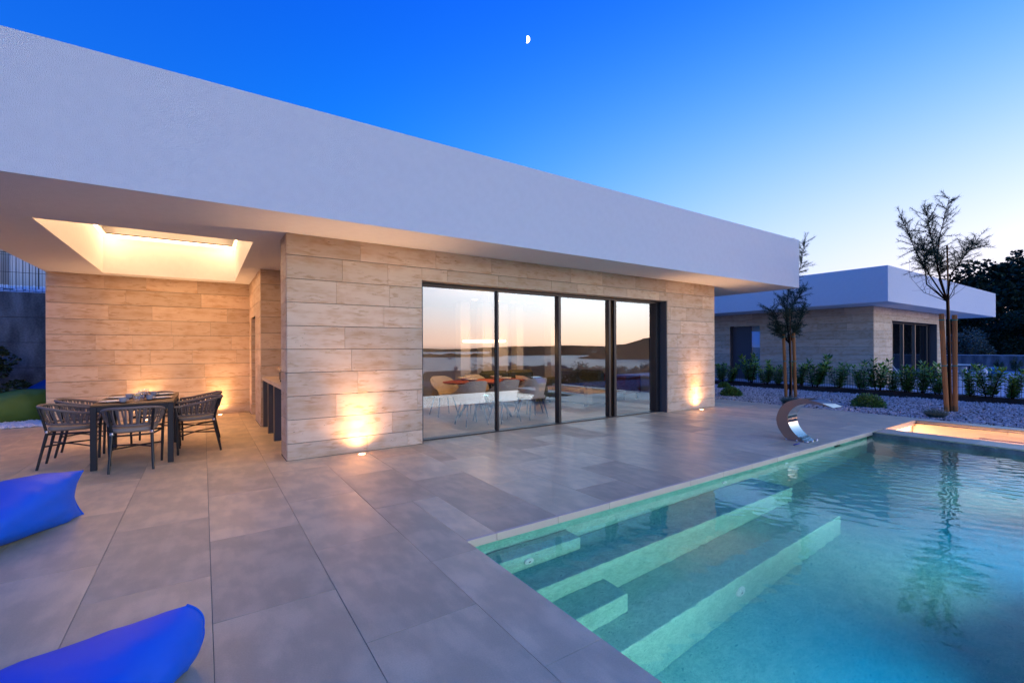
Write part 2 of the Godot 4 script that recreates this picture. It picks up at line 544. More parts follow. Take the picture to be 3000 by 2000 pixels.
func make_ground() -> void:
	# one sheet: level round the houses, falling to the sea; left open where the pool and the sunken lounge are dug in
	var xs := [-6000.0, -1500.0, -400.0, -160.0, -80.0, -40.0, -20.0, -10.0, -4.0, 1.3, 4.0, 8.0, 11.75, 16.0, 22.0, 30.0, 40.0, 55.0, 75.0, 100.0, 150.0, 260.0, 500.0, 1500.0, 6000.0]
	var zs := [-6000.0, -1500.0, -300.0, -90.0, -40.0, -20.0, -10.0, -3.3, -1.0, 0.9, 1.2, 1.7, 2.3, 3.3, 5.0, 8.0, 12.0, 18.0, 26.0, 36.0, 50.0, 68.0, 90.0, 120.0, 160.0, 220.0, 330.0, 600.0]
	var m := MB.new()
	for a in zs.size() - 1:
		for b in xs.size() - 1:
			if xs[b] >= 1.3 and xs[b] < 11.7 and zs[a] >= -3.3 and zs[a] < 0.8: continue
			var p := []
			for k in [[b, a + 1], [b + 1, a + 1], [b + 1, a], [b, a]]:
				p.append(Vector3(xs[k[0]], terrain_y(xs[k[0]], zs[k[1]]), zs[k[1]]))
			m.quad(p[0], p[1], p[2], p[3])
	structure(part(self, "ground", m, M.dry_ground))
	# the sea and its far shores
	var s := MB.new()
	s.quad(Vector3(-14000, -35, 14000), Vector3(14000, -35, 14000), Vector3(14000, -35, 120), Vector3(-14000, -35, 120))
	structure(part(self, "sea", s, M.sea_water))
	ridge("far_hills", 5200.0, -50.0, 75.0, 46.0, 60.0, 5, 0.0)
	ridge("near_hills", 2300.0, 30.0, 62.0, 32.0, 34.0, 9, 0.0)
	ridge("headland", 1500.0, 42.5, 76.0, 26.0, 16.0, 13, 165.0)
	ridge("wooded_hill", 150.0, 62.0, 135.0, 9.0, 4.0, 21, 0.0, -0.1)
	ridge("islet", 1900.0, 20.0, 33.0, 12.0, 10.0, 17, 0.0)


func ridge(called: String, dist: float, a0: float, a1: float, base: float, vary: float, sd: int, climb: float, level := -35.0) -> void:
	var f := FastNoiseLite.new()
	f.seed = sd; f.frequency = 0.045; f.fractal_octaves = 5
	var rows := []
	var steps := 160
	for q in 5:
		var row := []
		for k in steps + 1:
			var t := float(k) / steps
			var a := deg_to_rad(lerpf(a0, a1, t))
			var ends := smoothstep(0.0, 0.12, t) * smoothstep(0.0, 0.12, 1.0 - t)
			var top := (base + vary * f.get_noise_1d(t * steps * 0.7) + climb * t) * ends
			var h: float = [-6.0, 0.45 * top, top, 0.6 * top, -6.0][q]
			if q == 1: h += 3.0 * f.get_noise_2d(t * 300.0, 5.0) * ends
			var r: float = dist * [1.0, 1.05, 1.13, 1.22, 1.3][q] + dist * 0.015 * f.get_noise_2d(t * 90.0, q * 30.0)
			row.append(Vector3(sin(a) * r, level + h, cos(a) * r))
		rows.append(row)
	var m := MB.new()
	m.grid(rows)
	structure(part(self, called, m, M.wooded_hill))


func make_terrace() -> void:
	# porcelain slabs 0.6 x 1.2 m laid in staggered columns on a mortar bed
	var t := Node3D.new()
	t.name = "terrace"
	add_child(t)
	structure(t)
	var bed := MB.new()
	for r in [[-4.2, 0.86, -11.92, WALL_Z], [-4.2, 11.6, WALL_Z, -3.1], [-4.2, 1.5, -3.1, 0.75], [0.86, 2.7, -6.7, WALL_Z], [0.86, 1.7, -11.5, -6.8], [2.7, 8.4, -6.7, WALL_Z]]:
		bed.box(Vector3(r[0], -0.16, r[2]), Vector3(r[1], -0.006, r[3]))
	part(t, "mortar_bed", bed, M.grout)
	rng.seed = 77
	var kinds := []
	for k in 6: kinds.append(M["porcelain_%d" % k])
	for col in range(-8, 21):
		var x0 := 0.035 + 0.603 * col
		var x1 := x0 + 0.603
		for row in range(-3, 11):
			var z1 := (-2.2 if col % 2 else -2.8) - 1.206 * (row - 3)
			var z0 := z1 - 1.206
			for piece in clip_tile(x0 + 0.0012, x1 - 0.0012, z0 + 0.0012, z1 - 0.0012):
				if piece[1] - piece[0] < 0.03 or piece[3] - piece[2] < 0.03: continue
				var m := kinds[rng.randi() % 6] as Material
				var o := bx(t, "paving_slab", m, Vector3(piece[0], -0.02, piece[2]), Vector3(piece[1], rng.randf_range(-0.0007, 0.0007), piece[3]), 0.0015)
				o.position.y += 0.0


func clip_tile(x0: float, x1: float, z0: float, z1: float) -> Array:
	# what is left of a paving slab outside the house, the pool, the sunken lounge and the garden
	var out := []
	var far_x := 11.6
	x0 = maxf(x0, -4.2); x1 = minf(x1, far_x)
	z0 = maxf(z0, -11.92); z1 = minf(z1, 0.75)
	if x1 <= x0 or z1 <= z0: return out
	var cuts := [[0.86, 2.68, -6.83, WALL_Z + 0.002], [0.86, 2.68, -20.0, -11.4], [0.86, 2.68, -10.47, -9.45], [1.5, 2.68, -20.0, -6.83], [2.68, 8.34, -20.0, -6.52], [8.34, 10.12, -20.0, WALL_Z + 0.002], [10.12, 20.0, -20.0, -7.15], [1.59, 9.19, -2.976, 2.0], [9.19, 9.65, -2.95, 2.0], [9.65, 11.25, -2.93, 2.0], [-2.42, 0.86, -20.0, BACK_Z + 0.002]]
	out.append([x0, x1, z0, z1])
	for c in cuts:
		var next := []
		for p in out:
			if p[1] <= c[0] or p[0] >= c[1] or p[3] <= c[2] or p[2] >= c[3]:
				next.append(p)
				continue
			if p[0] < c[0]: next.append([p[0], c[0], p[2], p[3]])
			if p[1] > c[1]: next.append([c[1], p[1], p[2], p[3]])
			var lo := maxf(p[0], c[0]); var hi := minf(p[1], c[1])
			if p[2] < c[2]: next.append([lo, hi, p[2], c[2]])
			if p[3] > c[3]: next.append([lo, hi, c[3], p[3]])
		out = next
	return out


# ---------------------------------------------------------------- stone cladding
func slab_wall(parent: Node, a0: float, a1: float, plane: float, along_x: bool, facing: float, y0: float, y1: float, sd: int, holes := [], course := 0.298, first := 0.21, lengths := [0.55, 1.35]) -> void:
	# courses of travertine slabs, 20 mm thick, with open joints; holes are [from, to, bottom, top]
	var r := RandomNumberGenerator.new()
	r.seed = sd
	var y := y0
	var next := y0 + first
	while y < y1 - 0.02:
		var top := minf(next, y1)
		var a := a0
		var go := r.randf_range(lengths[0], lengths[1])
		while a < a1 - 0.01:
			var b := minf(a + go, a1)
			if a1 - b < 0.25: b = a1
			var kind: Material = M["travertine_%d" % (r.randi() % 8)]
			var bits := [[a, b, y, top]]
			for hole in holes:
				var rest := []
				for q in bits:
					if q[1] <= hole[0] or q[0] >= hole[1] or q[3] <= hole[2] or q[2] >= hole[3]:
						rest.append(q)
						continue
					if q[0] < hole[0]: rest.append([q[0], hole[0], q[2], q[3]])
					if q[1] > hole[1]: rest.append([hole[1], q[1], q[2], q[3]])
					var lo := maxf(q[0], hole[0]); var hi := minf(q[1], hole[1])
					if q[2] < hole[2]: rest.append([lo, hi, q[2], hole[2]])
					if q[3] > hole[3]: rest.append([lo, hi, hole[3], q[3]])
				bits = rest
			for q in bits:
				if q[1] - q[0] < 0.02 or q[3] - q[2] < 0.02: continue
				var out := r.randf_range(-0.0008, 0.0008)
				var p0 := plane + out; var p1 := plane + out - facing * 0.02
				var v0 := 0.0011; var h0 := 0.0032
				if along_x: bx(parent, "stone_slab", kind, Vector3(q[0] + v0, q[2] + h0, minf(p0, p1)), Vector3(q[1] - v0, q[3] - h0, maxf(p0, p1)), 0.0018)
				else: bx(parent, "stone_slab", kind, Vector3(minf(p0, p1), q[2] + h0, q[0] + v0), Vector3(maxf(p0, p1), q[3] - h0, q[1] - v0), 0.0018)
			a = b
			go = r.randf_range(lengths[0], lengths[1])
		y = top
		next += course


func wall_part(villa: Node, called: String, bits: Array) -> Node3D:
	var m := MB.new()
	for b in bits: m.box(b[0], b[1])
	return part(villa, called, m, M.joint)


func make_villa() -> void:
	var v := thing("villa", "single storey villa clad in travertine under a deep white flat roof", "house")
	# roof with the coffered skylight over the dining place
	var m := MB.new()
	var x0 := -2.42; var x1 := 12.25; var z0 := -17.0; var z1 := FASCIA_Z
	var s := SOFFIT; var t := ROOF_TOP
	var a0 := -1.56; var a1 := 0.57; var b0 := -11.5; var b1 := -7.15
	m.quad(Vector3(x0, s, z1), Vector3(x1, s, z1), Vector3(x1, t, z1), Vector3(x0, t, z1))
	m.quad(Vector3(x1, s, z1), Vector3(x1, s, z0), Vector3(x1, t, z0), Vector3(x1, t, z1))
	m.quad(Vector3(x0, s, z0), Vector3(x0, s, z1), Vector3(x0, t, z1), Vector3(x0, t, z0))
	m.quad(Vector3(x1, s, z0), Vector3(x0, s, z0), Vector3(x0, t, z0), Vector3(x1, t, z0))
	for y in [s, t]:
		var q := [[Vector3(x0, y, b1), Vector3(x0, y, z1), Vector3(x1, y, z1), Vector3(x1, y, b1)], [Vector3(x0, y, z0), Vector3(x0, y, b0), Vector3(x1, y, b0), Vector3(x1, y, z0)],
			[Vector3(x0, y, b0), Vector3(x0, y, b1), Vector3(a0, y, b1), Vector3(a0, y, b0)], [Vector3(a1, y, b0), Vector3(a1, y, b1), Vector3(x1, y, b1), Vector3(x1, y, b0)]]
		for f in q:
			if y == t: m.quad(f[0], f[1], f[2], f[3])
			else: m.quad(f[3], f[2], f[1], f[0])
	m.quad(Vector3(a0, s, b0), Vector3(a1, s, b0), Vector3(a1, t, b0), Vector3(a0, t, b0))
	m.quad(Vector3(a1, s, b1), Vector3(a0, s, b1), Vector3(a0, t, b1), Vector3(a1, t, b1))
	m.quad(Vector3(a0, s, b1), Vector3(a0, s, b0), Vector3(a0, t, b0), Vector3(a0, t, b1))
	m.quad(Vector3(a1, s, b0), Vector3(a1, s, b1), Vector3(a1, t, b1), Vector3(a1, t, b0))
	part(v, "roof", m, M.stucco)
	# skylight: cover frame, glass and the light strip round the coffer
	var sl := Node3D.new()
	sl.name = "skylight"
	v.add_child(sl)
	var ly := 3.56
	for q in [[a0, b0, a1, b0 + 0.05], [a0, b1 - 0.05, a1, b1], [a0, b0 + 0.05, a0 + 0.05, b1 - 0.05], [a1 - 0.05, b0 + 0.05, a1, b1 - 0.05]]:
		bx(sl, "light_channel", M.bronze_frame, Vector3(q[0] + 0.001, ly + 0.045, q[1] + 0.001), Vector3(q[2] - 0.001, ly + 0.06, q[3] - 0.001), 0.002)
		bx(sl, "frame", M.plaster, Vector3(q[0] + 0.001, ly + 0.2, q[1] + 0.001), Vector3(q[2] - 0.001, ly + 0.3, q[3] - 0.001), 0.004)
	bx(sl, "light_strip", M.warm_led, Vector3(a0 + 0.004, ly + 0.005, b0 + 0.004), Vector3(a1 - 0.004, ly + 0.04, b0 + 0.03), 0.002)
	bx(sl, "light_strip", M.warm_led, Vector3(a0 + 0.004, ly + 0.005, b1 - 0.03), Vector3(a1 - 0.004, ly + 0.04, b1 - 0.004), 0.002)
	bx(sl, "light_strip", M.warm_led, Vector3(a0 + 0.004, ly + 0.005, b0 + 0.034), Vector3(a0 + 0.03, ly + 0.04, b1 - 0.034), 0.002)
	bx(sl, "light_strip", M.warm_led, Vector3(a1 - 0.03, ly + 0.005, b0 + 0.034), Vector3(a1 - 0.004, ly + 0.04, b1 - 0.034), 0.002)
	bx(sl, "cover", M.plaster, Vector3(a0 + 0.051, ly + 0.31, b0 + 0.051), Vector3(a1 - 0.051, ly + 0.35, b1 - 0.051), 0.002)
	var e := 0.95
	lamp_area(sl, Vector3((a0 + a1) / 2, ly + 0.0, b0 + 0.05), Vector3(0, -0.8, 1), Vector2(a1 - a0 - 0.1, 0.03), e, Vector3.RIGHT)
	lamp_area(sl, Vector3((a0 + a1) / 2, ly + 0.0, b1 - 0.05), Vector3(0, -0.8, -1), Vector2(a1 - a0 - 0.1, 0.03), e, Vector3.RIGHT)
	lamp_area(sl, Vector3(a0 + 0.05, ly + 0.0, (b0 + b1) / 2), Vector3(1, -0.8, 0), Vector2(b1 - b0 - 0.2, 0.03), e * 2, Vector3.BACK)
	lamp_area(sl, Vector3(a1 - 0.05, ly + 0.0, (b0 + b1) / 2), Vector3(-1, -0.8, 0), Vector2(b1 - b0 - 0.2, 0.03), e * 2, Vector3.BACK)
	# front wall with the wide opening
	var fz := WALL_Z - 0.02
	var w := wall_part(v, "front_wall", [[Vector3(0.885, 0, fz - 0.46), Vector3(2.7, SOFFIT, fz)], [Vector3(8.32, 0, fz - 0.46), Vector3(10.08, SOFFIT, fz)], [Vector3(2.7, 2.43, fz - 0.46), Vector3(8.32, SOFFIT, fz)]])
	slab_wall(w, 0.872, 10.1, WALL_Z, true, 1.0, 0.0, SOFFIT, 5, [[2.68, 8.34, -0.1, 2.41]])
	slab_wall(w, WALL_Z - 0.48, WALL_Z - 0.009, 0.865, false, -1.0, 0.0, SOFFIT, 6, [], 0.298, 0.21, [0.5, 0.6])
	slab_wall(w, -12.0, WALL_Z - 0.009, 10.1, false, 1.0, 0.0, SOFFIT, 7)
	slab_wall(w, WALL_Z - 0.24, WALL_Z - 0.022, 8.34, false, -1.0, 0.0, 2.41, 8, [], 0.298, 0.21, [0.5, 0.6])
	var lint := bx(w, "lintel", M.travertine_3, Vector3(2.68, 2.41, WALL_Z - 0.2), Vector3(8.34, 2.43, WALL_Z - 0.022), 0.002)
	lint.position.y += 0.0
	# side walls of the covered terrace
	var bw := wall_part(v, "terrace_back_wall", [[Vector3(-2.40, 0, -12.2), Vector3(0.885, SOFFIT, BACK_Z - 0.02)]])
	slab_wall(bw, -2.415, 0.885, BACK_Z, true, 1.0, 0.0, SOFFIT, 15)
	slab_wall(bw, -12.2, BACK_Z - 0.022, -2.42, false, -1.0, 0.0, SOFFIT, 16, [], 0.298, 0.21, [0.4, 0.5])
	var sw := wall_part(v, "terrace_side_wall", [[Vector3(0.885, 0, -12.2), Vector3(1.5, SOFFIT, -11.42)], [Vector3(0.885, 0, -10.45), Vector3(1.5, SOFFIT, -9.47)], [Vector3(0.885, 2.1, -11.42), Vector3(1.5, SOFFIT, -10.45)], [Vector3(1.42, 0, -11.42), Vector3(1.5, 2.1, -10.45)], [Vector3(1.5, 0, -9.6), Vector3(1.7, SOFFIT, -6.8)]])
	slab_wall(sw, -11.84, -9.45, 0.865, false, -1.0, 0.0, SOFFIT, 17, [[-11.4, -10.47, -0.1, 2.08]])
	slab_wall(sw, 0.873, 1.5, -9.45, true, 1.0, 0.0, SOFFIT, 18, [], 0.298, 0.21, [0.8, 0.9])
	slab_wall(sw, 0.875, 1.42, -11.4, true, 1.0, 0.0, 2.08, 19, [], 0.298, 0.21, [0.6, 0.7])
	slab_wall(sw, 0.875, 1.42, -10.47, true, -1.0, 0.0, 2.08, 20, [], 0.298, 0.21, [0.6, 0.7])
	slab_wall(sw, -9.43, -6.85, 1.5, false, -1.0, 0.0, SOFFIT, 21)
	# sliding glass front
	var d := Node3D.new()
	d.name = "sliding_glass_front"
	v.add_child(d)
	var gz := -6.58
	bx(d, "head_rail", M.bronze_frame, Vector3(2.66, 2.36, gz - 0.09), Vector3(8.32, 2.43, gz + 0.06), 0.003)
	bx(d, "sill_rail", M.bronze_frame, Vector3(2.66, -0.012, gz - 0.09), Vector3(8.32, 0.018, gz + 0.07), 0.003)
	bx(d, "jamb", M.dark_metal, Vector3(8.2, 0.019, gz - 0.09), Vector3(8.319, 2.359, gz + 0.06), 0.003)
	bx(d, "jamb", M.dark_metal, Vector3(2.66, 0.019, gz - 0.09), Vector3(2.72, 2.359, gz + 0.06), 0.003)
	for q in [[4.126, 0.018, 0.045], [5.47, 0.03, 0.06], [6.78, 0.028, 0.055], [6.93, 0.034, 0.06]]:
		bx(d, "mullion", M.bronze_frame, Vector3(q[0] - q[1], 0.019, gz - 0.06), Vector3(q[0] + q[1], 2.359, gz + q[2]), 0.004)
	for q in [[2.72, 4.108], [4.144, 5.44], [5.50, 6.752], [6.964, 8.2]]:
		for k in 1:
			var g := MB.new()
			g.quad(Vector3(q[0], 0.018, 0), Vector3(q[1], 0.018, 0), Vector3(q[1], 2.36, 0), Vector3(q[0], 2.36, 0))
			part(d, "glass_pane", g, M.coated_glass, Vector3(0, 0, gz))
	# room behind the glass
	var room := Node3D.new()
	room.name = "living_room"
	v.add_child(room)
	bx(room, "floor", M.porcelain_1, Vector3(1.7, -0.16, -12.2), Vector3(10.0, -0.004, -6.68), 0.002)
	bx(room, "ceiling", M.plaster, Vector3(1.7, 2.62, -12.2), Vector3(10.0, 2.8, -6.82), 0.002)
	bx(room, "wall", M.plaster, Vector3(1.7, -0.002, -12.4), Vector3(10.08, 2.8, -12.21), 0.002)
	bx(room, "wall", M.plaster, Vector3(1.71, -0.002, -12.2), Vector3(1.85, 2.6, -6.83), 0.002)
	bx(room, "wall", M.plaster, Vector3(9.95, -0.002, -12.2), Vector3(10.06, 2.6, -6.83), 0.002)
	for q in [[5.47, 5.75], [6.12, 6.40], [6.63, 6.92], [7.22, 7.44], [8.42, 8.70]]:
		bx(room, "pier", M.plaster, Vector3(q[0], -0.002, -10.75), Vector3(q[1], 2.618, -10.45), 0.004)
	for q in [[4.2, -8.0], [5.4, -8.1], [5.6, -9.95], [6.26, -9.95], [6.78, -9.95], [7.33, -9.95], [8.56, -9.95]]:   # recessed downlights
		var dl := MB.new()
		dl.lathe([Vector2(0.0005, -0.004), Vector2(0.04, -0.004), Vector2(0.05, -0.008), Vector2(0.06, -0.006), Vector2(0.06, 0.0)], 18)
		part(room, "ceiling_light", dl, M.warm_diffuser, Vector3(q[0], 2.619, q[1]))
		lamp_spot(room, Vector3(q[0], 2.59, q[1]), Vector3(0, -1, -0.12 if q[1] < -9.5 else 0.0), 0.75 if q[1] < -9.5 else 1.2, 38.0, 0.04, Color(1.0, 0.76, 0.5))


func make_uplights() -> void:
	# recessed floor lights, each a steel ring with a glowing lens
	var spots := [
		[Vector3(1.75, 0, -6.18), Vector3(0, 1, -0.06), 3.2, "recessed floor light at the foot of the stone wall left of the glass front"],
		[Vector3(9.33, 0, -6.18), Vector3(0, 1, -0.06), 3.2, "recessed floor light at the foot of the stone wall between glass front and gravel"],
		[Vector3(-0.95, 0, -11.7), Vector3(0, 1, -0.06), 2.0, "recessed floor light below the terrace back wall, behind the table"],
		[Vector3(0.3, 0, -11.7), Vector3(0, 1, -0.06), 2.0, "recessed floor light below the terrace back wall, beside the door recess"],
		[Vector3(0.99, 0, -6.93), Vector3(0.2, 1, 0.15), 0.35, "recessed floor light under the outdoor kitchen counter"],
	]
	for s in spots:
		var o := thing("floor_uplight", s[3], "floor light", s[0], 0.0, "floor lights washing the stone walls")
		var ring := MB.new()
		ring.lathe([Vector2(0.058, 0.001), Vector2(0.06, 0.004), Vector2(0.056, 0.0065), Vector2(0.044, 0.0065), Vector2(0.043, 0.003)], 28)
		part(o, "ring", ring, M.chrome)
		var lens := MB.new()
		lens.lathe([Vector2(0.043, 0.0035), Vector2(0.03, 0.005), Vector2(0.0002, 0.0055)], 24)
		part(o, "lens", lens, M.warm_lens)
		lamp_spot(o, Vector3(0, 0.02, 0), s[1] * Vector3(1, 1, -1.4), s[2] * 1.0, 36.0, 0.04, Color(1.0, 0.75, 0.53))   # main beam
		lamp_spot(o, Vector3(0, 0.02, 0), s[1], s[2] * 0.34, 76.0, 0.04, Color(1.0, 0.75, 0.53))   # stray light of the lens


func make_kitchen() -> void:
	var k := thing("outdoor_kitchen_counter", "stone topped outdoor kitchen counter on grey panels beside the stone pier", "counter", Vector3.ZERO)
	bx(k, "counter_top", M.travertine_1, Vector3(0.878, 0.85, -9.42), Vector3(1.495, 0.91, -6.86), 0.004)
	bx(k, "back_panel", M.fibre_board, Vector3(1.40, 0.0, -9.42), Vector3(1.49, 0.848, -6.86), 0.003)
	for z in [-9.40, -8.62, -7.86, -6.9]:
		bx(k, "support_panel", M.fibre_board, Vector3(0.905, 0.0, z), Vector3(1.398, 0.848, z + 0.03), 0.003)
		bx(k, "edge_strip", M.brushed_steel, Vector3(0.89, 0.0, z - 0.004), Vector3(0.903, 0.848, z + 0.034), 0.002)
	for z in [-9.36, -8.56, -7.8]:
		bx(k, "door_panel", M.concrete, Vector3(1.05, 0.02, z), Vector3(1.07, 0.84, z + 0.66), 0.003)
	var g := thing("table_top_grill", "small dark metal grill with a lid standing on the outdoor kitchen counter", "grill", Vector3(1.15, 0.912, -7.45))
	bx(g, "body", M.dark_metal, Vector3(-0.2, 0.02, -0.28), Vector3(0.2, 0.16, 0.28), 0.02)
	bx(g, "lid", M.brushed_steel, Vector3(-0.2, 0.162, -0.28), Vector3(0.2, 0.26, 0.28), 0.04)
	bx(g, "handle", M.chrome, Vector3(-0.24, 0.19, -0.2), Vector3(-0.215, 0.21, 0.2), 0.006)
	for p in [[-0.17, -0.24], [-0.17, 0.24], [0.17, -0.24], [0.17, 0.24]]:
		bx(g, "foot", M.black_tube, Vector3(p[0] - 0.02, 0, p[1] - 0.02), Vector3(p[0] + 0.02, 0.021, p[1] + 0.02), 0.004)


# ---------------------------------------------------------------- pool and sunken lounge
func nozzle(parent: Node, at: Vector3, face: Vector3, r := 0.05) -> void:
	var m := MB.new()
	m.lathe([Vector2(r, 0.0), Vector2(r, 0.008), Vector2(r * 0.85, 0.016), Vector2(r * 0.5, 0.012), Vector2(r * 0.45, 0.02), Vector2(r * 0.25, 0.02)], 22)
	var o := part(parent, "inlet_nozzle", m, M.white_plastic, at)
	var y := face.normalized()
	var x := Vector3.UP.cross(y).normalized() if absf(y.y) < 0.9 else Vector3.RIGHT
	o.basis = Basis(x, y, x.cross(y))
	var e := MB.new()
	e.lathe([Vector2(r * 0.27, 0.006), Vector2(r * 0.27, 0.018), Vector2(0.0005, 0.018)], 14)
	part(o, "eyelet", e, M.dark_metal)


func make_pool() -> void:
	var p := thing("swimming_pool", "rectangular pool lined with green stone, with wide underwater steps", "pool")
	var yf := -1.5
	var shell := MB.new()
	shell.quad(Vector3(1.56, yf, 0.02), Vector3(9.2, yf, 0.02), Vector3(9.2, yf, -3.03), Vector3(1.56, yf, -3.03))
	part(p, "pool_floor", shell, M.pool_stone)
	bx(p, "pool_wall", M.pool_stone, Vector3(1.56, yf - 0.1, -3.28), Vector3(9.2, -0.062, -3.03), 0.004)
	bx(p, "pool_wall", M.pool_stone, Vector3(1.32, yf - 0.1, -3.28), Vector3(1.559, -0.03, 0.26), 0.004)
	bx(p, "overflow_wall", M.pool_stone, Vector3(1.56, yf - 0.6, 0.02), Vector3(9.63, -0.092, 0.26), 0.006)
	bx(p, "dividing_wall", M.concrete, Vector3(9.2, yf - 0.1, -3.28), Vector3(9.635, -0.022, 0.018), 0.004)
	bx(p, "underwater_bench", M.pool_stone, Vector3(1.56, -1.498, -3.03), Vector3(5.6, -0.53, -2.56), 0.008)
	bx(p, "underwater_bench", M.pool_stone, Vector3(1.56, -1.498, -2.56), Vector3(5.55, -1.0, -2.06), 0.008)
	bx(p, "underwater_step", M.pool_stone, Vector3(1.56, -0.53, -3.03), Vector3(2.6, -0.30, -2.84), 0.008)
	bx(p, "underwater_step", M.pool_stone, Vector3(1.56, -1.0, -2.56), Vector3(2.58, -0.76, -2.31), 0.008)
	nozzle(p, Vector3(2.06, -0.41, -2.839), Vector3.BACK, 0.045)
	nozzle(p, Vector3(3.62, -1.22, -2.059), Vector3.BACK, 0.06)
	nozzle(p, Vector3(5.0, -0.36, -3.029), Vector3.BACK, 0.045)
	nozzle(p, Vector3(6.45, -0.36, -3.029), Vector3.BACK, 0.045)
	for x in [2.6, 5.2, 7.8]:   # underwater lamps in the outer wall, shining towards the house
		nozzle(p, Vector3(x, -0.62, 0.019), Vector3.FORWARD, 0.11)
		var lm := MB.new()
		lm.lathe([Vector2(0.075, 0.0), Vector2(0.05, 0.006), Vector2(0.0005, 0.008)], 20)
		var lo := part(p, "pool_lamp_lens", lm, M.pool_lamp_lens, Vector3(x, -0.62, -0.006))
		lo.rotation.x = -PI / 2
		lamp_spot(p, Vector3(x, -0.62, -0.04), Vector3(0, 0.06, -1), 7.5, 56.0, 0.08, Color(0.95, 1.0, 0.97))
	bx(p, "skimmer_mouth", M.dark_metal, Vector3(7.95, -0.3, -3.05), Vector3(8.15, -0.16, -3.024), 0.004)
	rng.seed = 5
	var x := 1.59
	var n := 0
	while x < 9.18:
		var b := minf(1.845 if n == 0 else x + 0.603 * (1 + int(rng.randf() < 0.5)), 9.2)
		bx(p, "coping_stone", M.coping_edge, Vector3(x + 0.001, -0.06, -2.976), Vector3(b - 0.001, 0.0003, -2.95), 0.003)
		x = b
		n += 1
	var z := -2.93
	for k in 3:
		bx(p, "coping_slab", M["porcelain_%d" % (k + 1)], Vector3(9.19, -0.02, z + 0.001), Vector3(9.66, 0.0, minf(z + 1.2, 0.26) - 0.001), 0.003)
		z += 1.2
	# water surface: small wind ripples, livelier away from the steps
	var nx := 440; var nz := 180
	var waves := []
	rng.seed = 41
	for k in 30:
		var len := 0.06 * pow(5.0, rng.randf())
		var a := 2.0 + rng.randf_range(-0.6, 0.6) + (PI / 2 if rng.randf() < 0.2 else 0.0)
		waves.append([Vector2(sin(a), cos(a)) * TAU / len, rng.randf() * TAU, len * rng.randf_range(0.0006, 0.0015)])
	var gust := FastNoiseLite.new()
	gust.seed = 8; gust.frequency = 0.55
	var rows := []
	for j in nz + 1:
		var row := []
		for i in nx + 1:
			var px := lerpf(1.555, 9.205, float(i) / nx); var pz := lerpf(0.24, -3.035, float(j) / nz)
			var amp := (0.3 + 0.85 * smoothstep(3.0, 7.0, px)) * clampf(0.75 + 0.9 * gust.get_noise_2d(px * 1.2, pz * 3.0), 0.15, 1.5)
			var hgt := 0.0
			for wv in waves: hgt += wv[2] * sin(wv[0].x * px + wv[0].y * pz + wv[1])
			row.append(Vector3(px, WATER_Y + hgt * amp, pz))
		rows.append(row)
	var wm := MB.new()
	wm.grid(rows)
	structure(part(self, "water", wm, M.pool_water))
	var body := FogVolume.new()   # the water itself takes up red light and scatters a little blue
	body.name = "water_body"
	body.size = Vector3(7.63, 1.39, 3.04)
	body.position = Vector3(5.38, -0.8, -1.505)
	var wf := FogMaterial.new()
	wf.resource_name = "clear_pool_water"
	wf.density = 0.34
	wf.albedo = Color(0.0, 0.34, 0.72).linear_to_srgb()
	body.material = wf
	add_child(body)
	structure(body)


